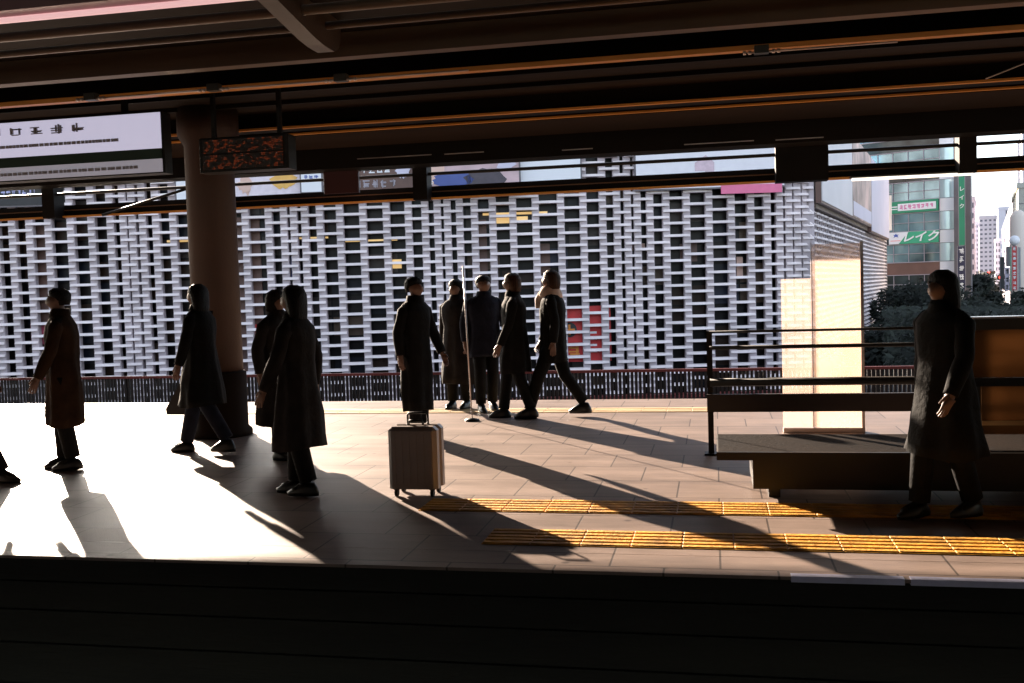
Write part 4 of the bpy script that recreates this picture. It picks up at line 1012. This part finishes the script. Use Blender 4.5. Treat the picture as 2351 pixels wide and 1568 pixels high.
    if hair == 'long':
        b.loft([(0, hc[1]-0.035, 1.36, 0.10, 0.055), (0, hc[1]-0.035, 1.48, 0.112, 0.07), (0, hc[1]-0.025, 1.57, 0.112, 0.085), (0, hc[1]-0.012, 1.64, 0.108, 0.098), (0, hc[1]-0.005, 1.69, 0.085, 0.085), (0, hc[1], 1.722, 0.035, 0.04)], n)
    elif hair == 'bob':
        b.loft([(0, hc[1]-0.03, 1.50, 0.098, 0.07), (0, hc[1]-0.025, 1.57, 0.108, 0.086), (0, hc[1]-0.012, 1.64, 0.106, 0.10), (0, hc[1]-0.003, 1.69, 0.085, 0.088), (0, hc[1], 1.722, 0.035, 0.04)], n)
    else:
        b.loft([(0, hc[1]-0.04, 1.55, 0.07, 0.055), (0, hc[1]-0.03, 1.60, 0.095, 0.078), (0, hc[1]-0.014, 1.65, 0.098, 0.098), (0, hc[1]-0.003, 1.69, 0.08, 0.085), (0, hc[1], 1.715, 0.035, 0.04)], n)
    b.build('hair', hm, t)
    if scarf:
        b = MB(O, fx*s, fy*s, UP*s); b.loft([(0, L_, 1.40, 0.135, 0.125), (0, L_+0.02, 1.44, 0.14, 0.14), (0, L_+0.02, 1.50, 0.105, 0.115), (0, L_+0.02, 1.535, 0.085, 0.095)], 20)
        b.tube([(0.04, L_+0.12, 1.45), (0.05, L_+0.16, 1.38), (0.05, L_+0.165, 1.28)], [0.05, 0.055, 0.045], 10); b.build('scarf', scarf, t)
    return t, W_

LEFTW = R(90)        # facing -X
RIGHTW = R(-90)
def at(u, v): 
    p = FL(u, v); return p.x, p.y
x, y = at(158, 1076)
person(x, y, LEFTW+R(25), 1.66, 'person in a dark brown knee length coat standing alone at the left', stride=0.06, coat=0.42, flare=0.03, top=CLOTHB, low=CLOTHK)
x, y = at(472, 1040)
t2, W2 = person(x, y, LEFTW, 1.66, 'person in a flared black coat walking in front of the pillar', stride=0.30, coat=0.50, flare=0.10, top=CLOTHK, low=CLOTHN, hair='long',
    arm={-1: ((-0.24, 0.03, 1.14), (-0.26, 0.10, 0.92)), 1: ((0.24, 0.10, 1.14), (0.25, 0.22, 0.90))})
hx = W2((0.25, 0.26, 0.80))
hb = thing('handbag', (hx.x, hx.y, 0.36), 'black triangular handbag carried by the person at the pillar', 'handbag')
b = MB((hx.x, hx.y, 0)); b.prism([(-0.26, 0.36), (0.16, 0.36), (0.18, 0.44), (0.07, 0.68), (-0.10, 0.68), (-0.27, 0.42)], -0.06, 0.06); b.build('bag_body', LEATHER, hb)
b = MB((hx.x, hx.y, 0)); b.tube([(-0.09, 0, 0.67), (-0.07, 0, 0.78), (-0.01, 0, 0.83), (0.04, 0, 0.78), (0.06, 0, 0.67)], 0.009, 8); b.build('handle', LEATHER, hb)
x, y = at(694, 1135)
person(x, y, LEFTW, 1.60, 'person in dark grey with long hair standing between the pillar and the suitcase', stride=0.10, coat=0.40, flare=0.07, width=1.12, top=CLOTHG, low=CLOTHK, hair='long')
x, y = at(648, 1052)
person(x, y, LEFTW+R(170), 1.58, 'person in a dark coat half hidden behind the long haired person in grey', stride=0.04, coat=0.36, flare=0.08, width=1.15, top=CLOTHG, low=CLOTHK, hair='bob')
x, y = at(962, 1003)
person(x, y, LEFTW+R(160), 1.68, 'person in a long straight black coat behind the suitcase', stride=0.03, coat=0.30, flare=0.02, top=CLOTHK, low=CLOTHK, hair='short')
x, y = at(1186, 960)
t5, W5 = person(x, y, LEFTW+R(10), 1.70, 'person in a black mid length coat walking left ahead of the scarf wearer', stride=0.18, coat=0.55, flare=0.06, top=CLOTHK, low=CLOTHK, hair='bob', hm=HAIRB, width=1.1,
    arm=0.10)
x, y = at(1056, 938)
person(x, y, LEFTW+R(75), 1.66, 'person in a long dark coat waiting near the slim pole', stride=0.04, coat=0.34, flare=0.06, top=CLOTHG, low=CLOTHK, hair='bob', width=1.1)
x, y = at(1118, 944)
person(x, y, LEFTW+R(120), 1.70, 'person in a dark hip length jacket waiting between the slim pole and the walkers', stride=0.05, coat=0.70, flare=0.02, top=CLOTHN, low=CLOTHK, hair='short', width=1.12)
x, y = at(1275, 958)
person(x, y, LEFTW, 1.72, 'person with a cream scarf and brown hair striding left past the red banner', stride=0.34, coat=0.66, flare=0.03, top=CLOTHK, low=CLOTHK, hair='bob', hm=HAIRB, scarf=SCARFM, lead=-1)
x, y = at(2168, 1188)
person(x, y, LEFTW+R(30), 1.56, 'person in a wide black coat near the camera at the right', stride=0.16, coat=0.45, flare=0.10, top=CLOTHK, low=CLOTHK, hair='long', width=1.15)
x, y = at(-84, 1102)
person(x, y, RIGHTW, 1.68, 'person at the left border with one shoe in view', stride=0.55, coat=0.70, flare=0.02, top=CLOTHK, low=CLOTHK)

# suitcase
p = FL(948, 1142)
sc = thing('suitcase', (p.x, p.y, 0), 'grey ribbed cabin suitcase standing on the sunlit paving', 'suitcase')
sw = 0.19
b = MB((p.x, p.y+0.13, 0)); b.chbox(-sw, sw, -0.125, -0.003, 0.06, 0.53, 0.03); fs_ = b.build('front_shell', CASE, sc)
b = MB((p.x, p.y+0.13, 0)); b.chbox(-sw, sw, 0.003, 0.125, 0.06, 0.53, 0.03); b.build('back_shell', CASE, sc)
b = MB((p.x, p.y+0.13, 0))
for k in range(6): b.box(-sw+0.045+k*0.056, -sw+0.062+k*0.056, -0.131, -0.124, 0.10, 0.49)
b.build('ribs', CASE, fs_)
b = MB((p.x, p.y+0.13, 0)); b.tube([(-0.08, 0.06, 0.52), (-0.08, 0.06, 0.60), (-0.065, 0.06, 0.615), (0.065, 0.06, 0.615), (0.08, 0.06, 0.60), (0.08, 0.06, 0.52)], 0.009, 8); b.build('pull_handle', BLACKST, sc)
b = MB((p.x, p.y+0.13, 0)); b.tube([(-0.06, 0, 0.53), (-0.05, 0, 0.56), (0.05, 0, 0.56), (0.06, 0, 0.53)], 0.011, 8); b.build('carry_handle', BLACKST, sc)
for sx in (-1, 1):
    for sy in (-1, 1):
        b = MB((p.x+sx*0.14, p.y+0.13+sy*0.085, 0.028), (0, 1, 0), (0, 0, 1), (1, 0, 0)); b.loft([(0, 0, -0.012, 0.028, 0.028), (0, 0, 0.012, 0.028, 0.028)], 14); b.loft([(0, 0.03, -0.02, 0.012, 0.012), (0, 0.03, 0.02, 0.012, 0.012)], 10); b.build('wheel', TYRE, sc)

# ------------------------------------------------------------------ the train the view is taken from, unseen behind the camera to block sky light
tr = thing('commuter_train', (0, -1.6, -1.0), 'unseen silver commuter train carriage on the near track, blocking sky light', 'train')
tb = MB(); tb.box(-30, 30, -2.9, -0.12, -0.05, 2.55); tb.build('carbody', mat('carbody_steel', (0.25, 0.25, 0.26), 0.35, 0.1, metal=0.7), tr)
tb = MB((0, 0, 0), (0, 1, 0), (1, 0, 0)); tb.prism([(-2.9, 2.552), (-0.12, 2.552), (-0.6, 2.80), (-2.4, 2.80)], -30, 30); tb.build('roof', GREYB, tr)
for k in range(14):
    xk = -28+k*4.0
    tb = MB(); tb.box(xk, xk+1.3, -0.117, -0.10, 0.0, 1.9); tb.build('door', GREYB, tr)
    tb = MB(); tb.box(xk+1.6, xk+3.6, -0.117, -0.11, 0.85, 1.75); tb.build('window', GLASSD, tr)
# ------------------------------------------------------------------ light
SUN_EL = R(15.0)
sdir = Vector((-0.634, 0.773, 0)).normalized()
sv = sdir*math.cos(SUN_EL)+UP*math.sin(SUN_EL)
sl_ = bpy.data.lights.new('sun', 'SUN'); sl_.energy = 5.0; sl_.angle = R(0.5); sl_.color = (1.0, 0.81, 0.64)
so = bpy.data.objects.new('sun', sl_); COL.objects.link(so); so.rotation_euler = sv.to_track_quat('Z', 'Y').to_euler()
wd = bpy.data.worlds.new('World'); S.world = wd; wd.use_nodes = True
nt = wd.node_tree; bg = nt.nodes['Background']; sk = nt.nodes.new('ShaderNodeTexSky'); sk.sky_type = 'NISHITA'
sk.sun_disc = False; sk.sun_elevation = SUN_EL; sk.sun_rotation = math.atan2(sdir.x, sdir.y); sk.air_density = 0.8; sk.dust_density = 1.2; sk.ozone_density = 1.0
hs = nt.nodes.new('ShaderNodeHueSaturation'); hs.inputs['Saturation'].default_value = 0.62
nt.links.new(sk.outputs['Color'], hs.inputs['Color']); nt.links.new(hs.outputs['Color'], bg.inputs['Color']); bg.inputs['Strength'].default_value = 0.10
S.view_settings.view_transform = 'Standard'; S.view_settings.look = 'None'; S.view_settings.exposure = 2.5; S.view_settings.gamma = 1
S.cycles.max_bounces = 8; S.cycles.transparent_max_bounces = 12
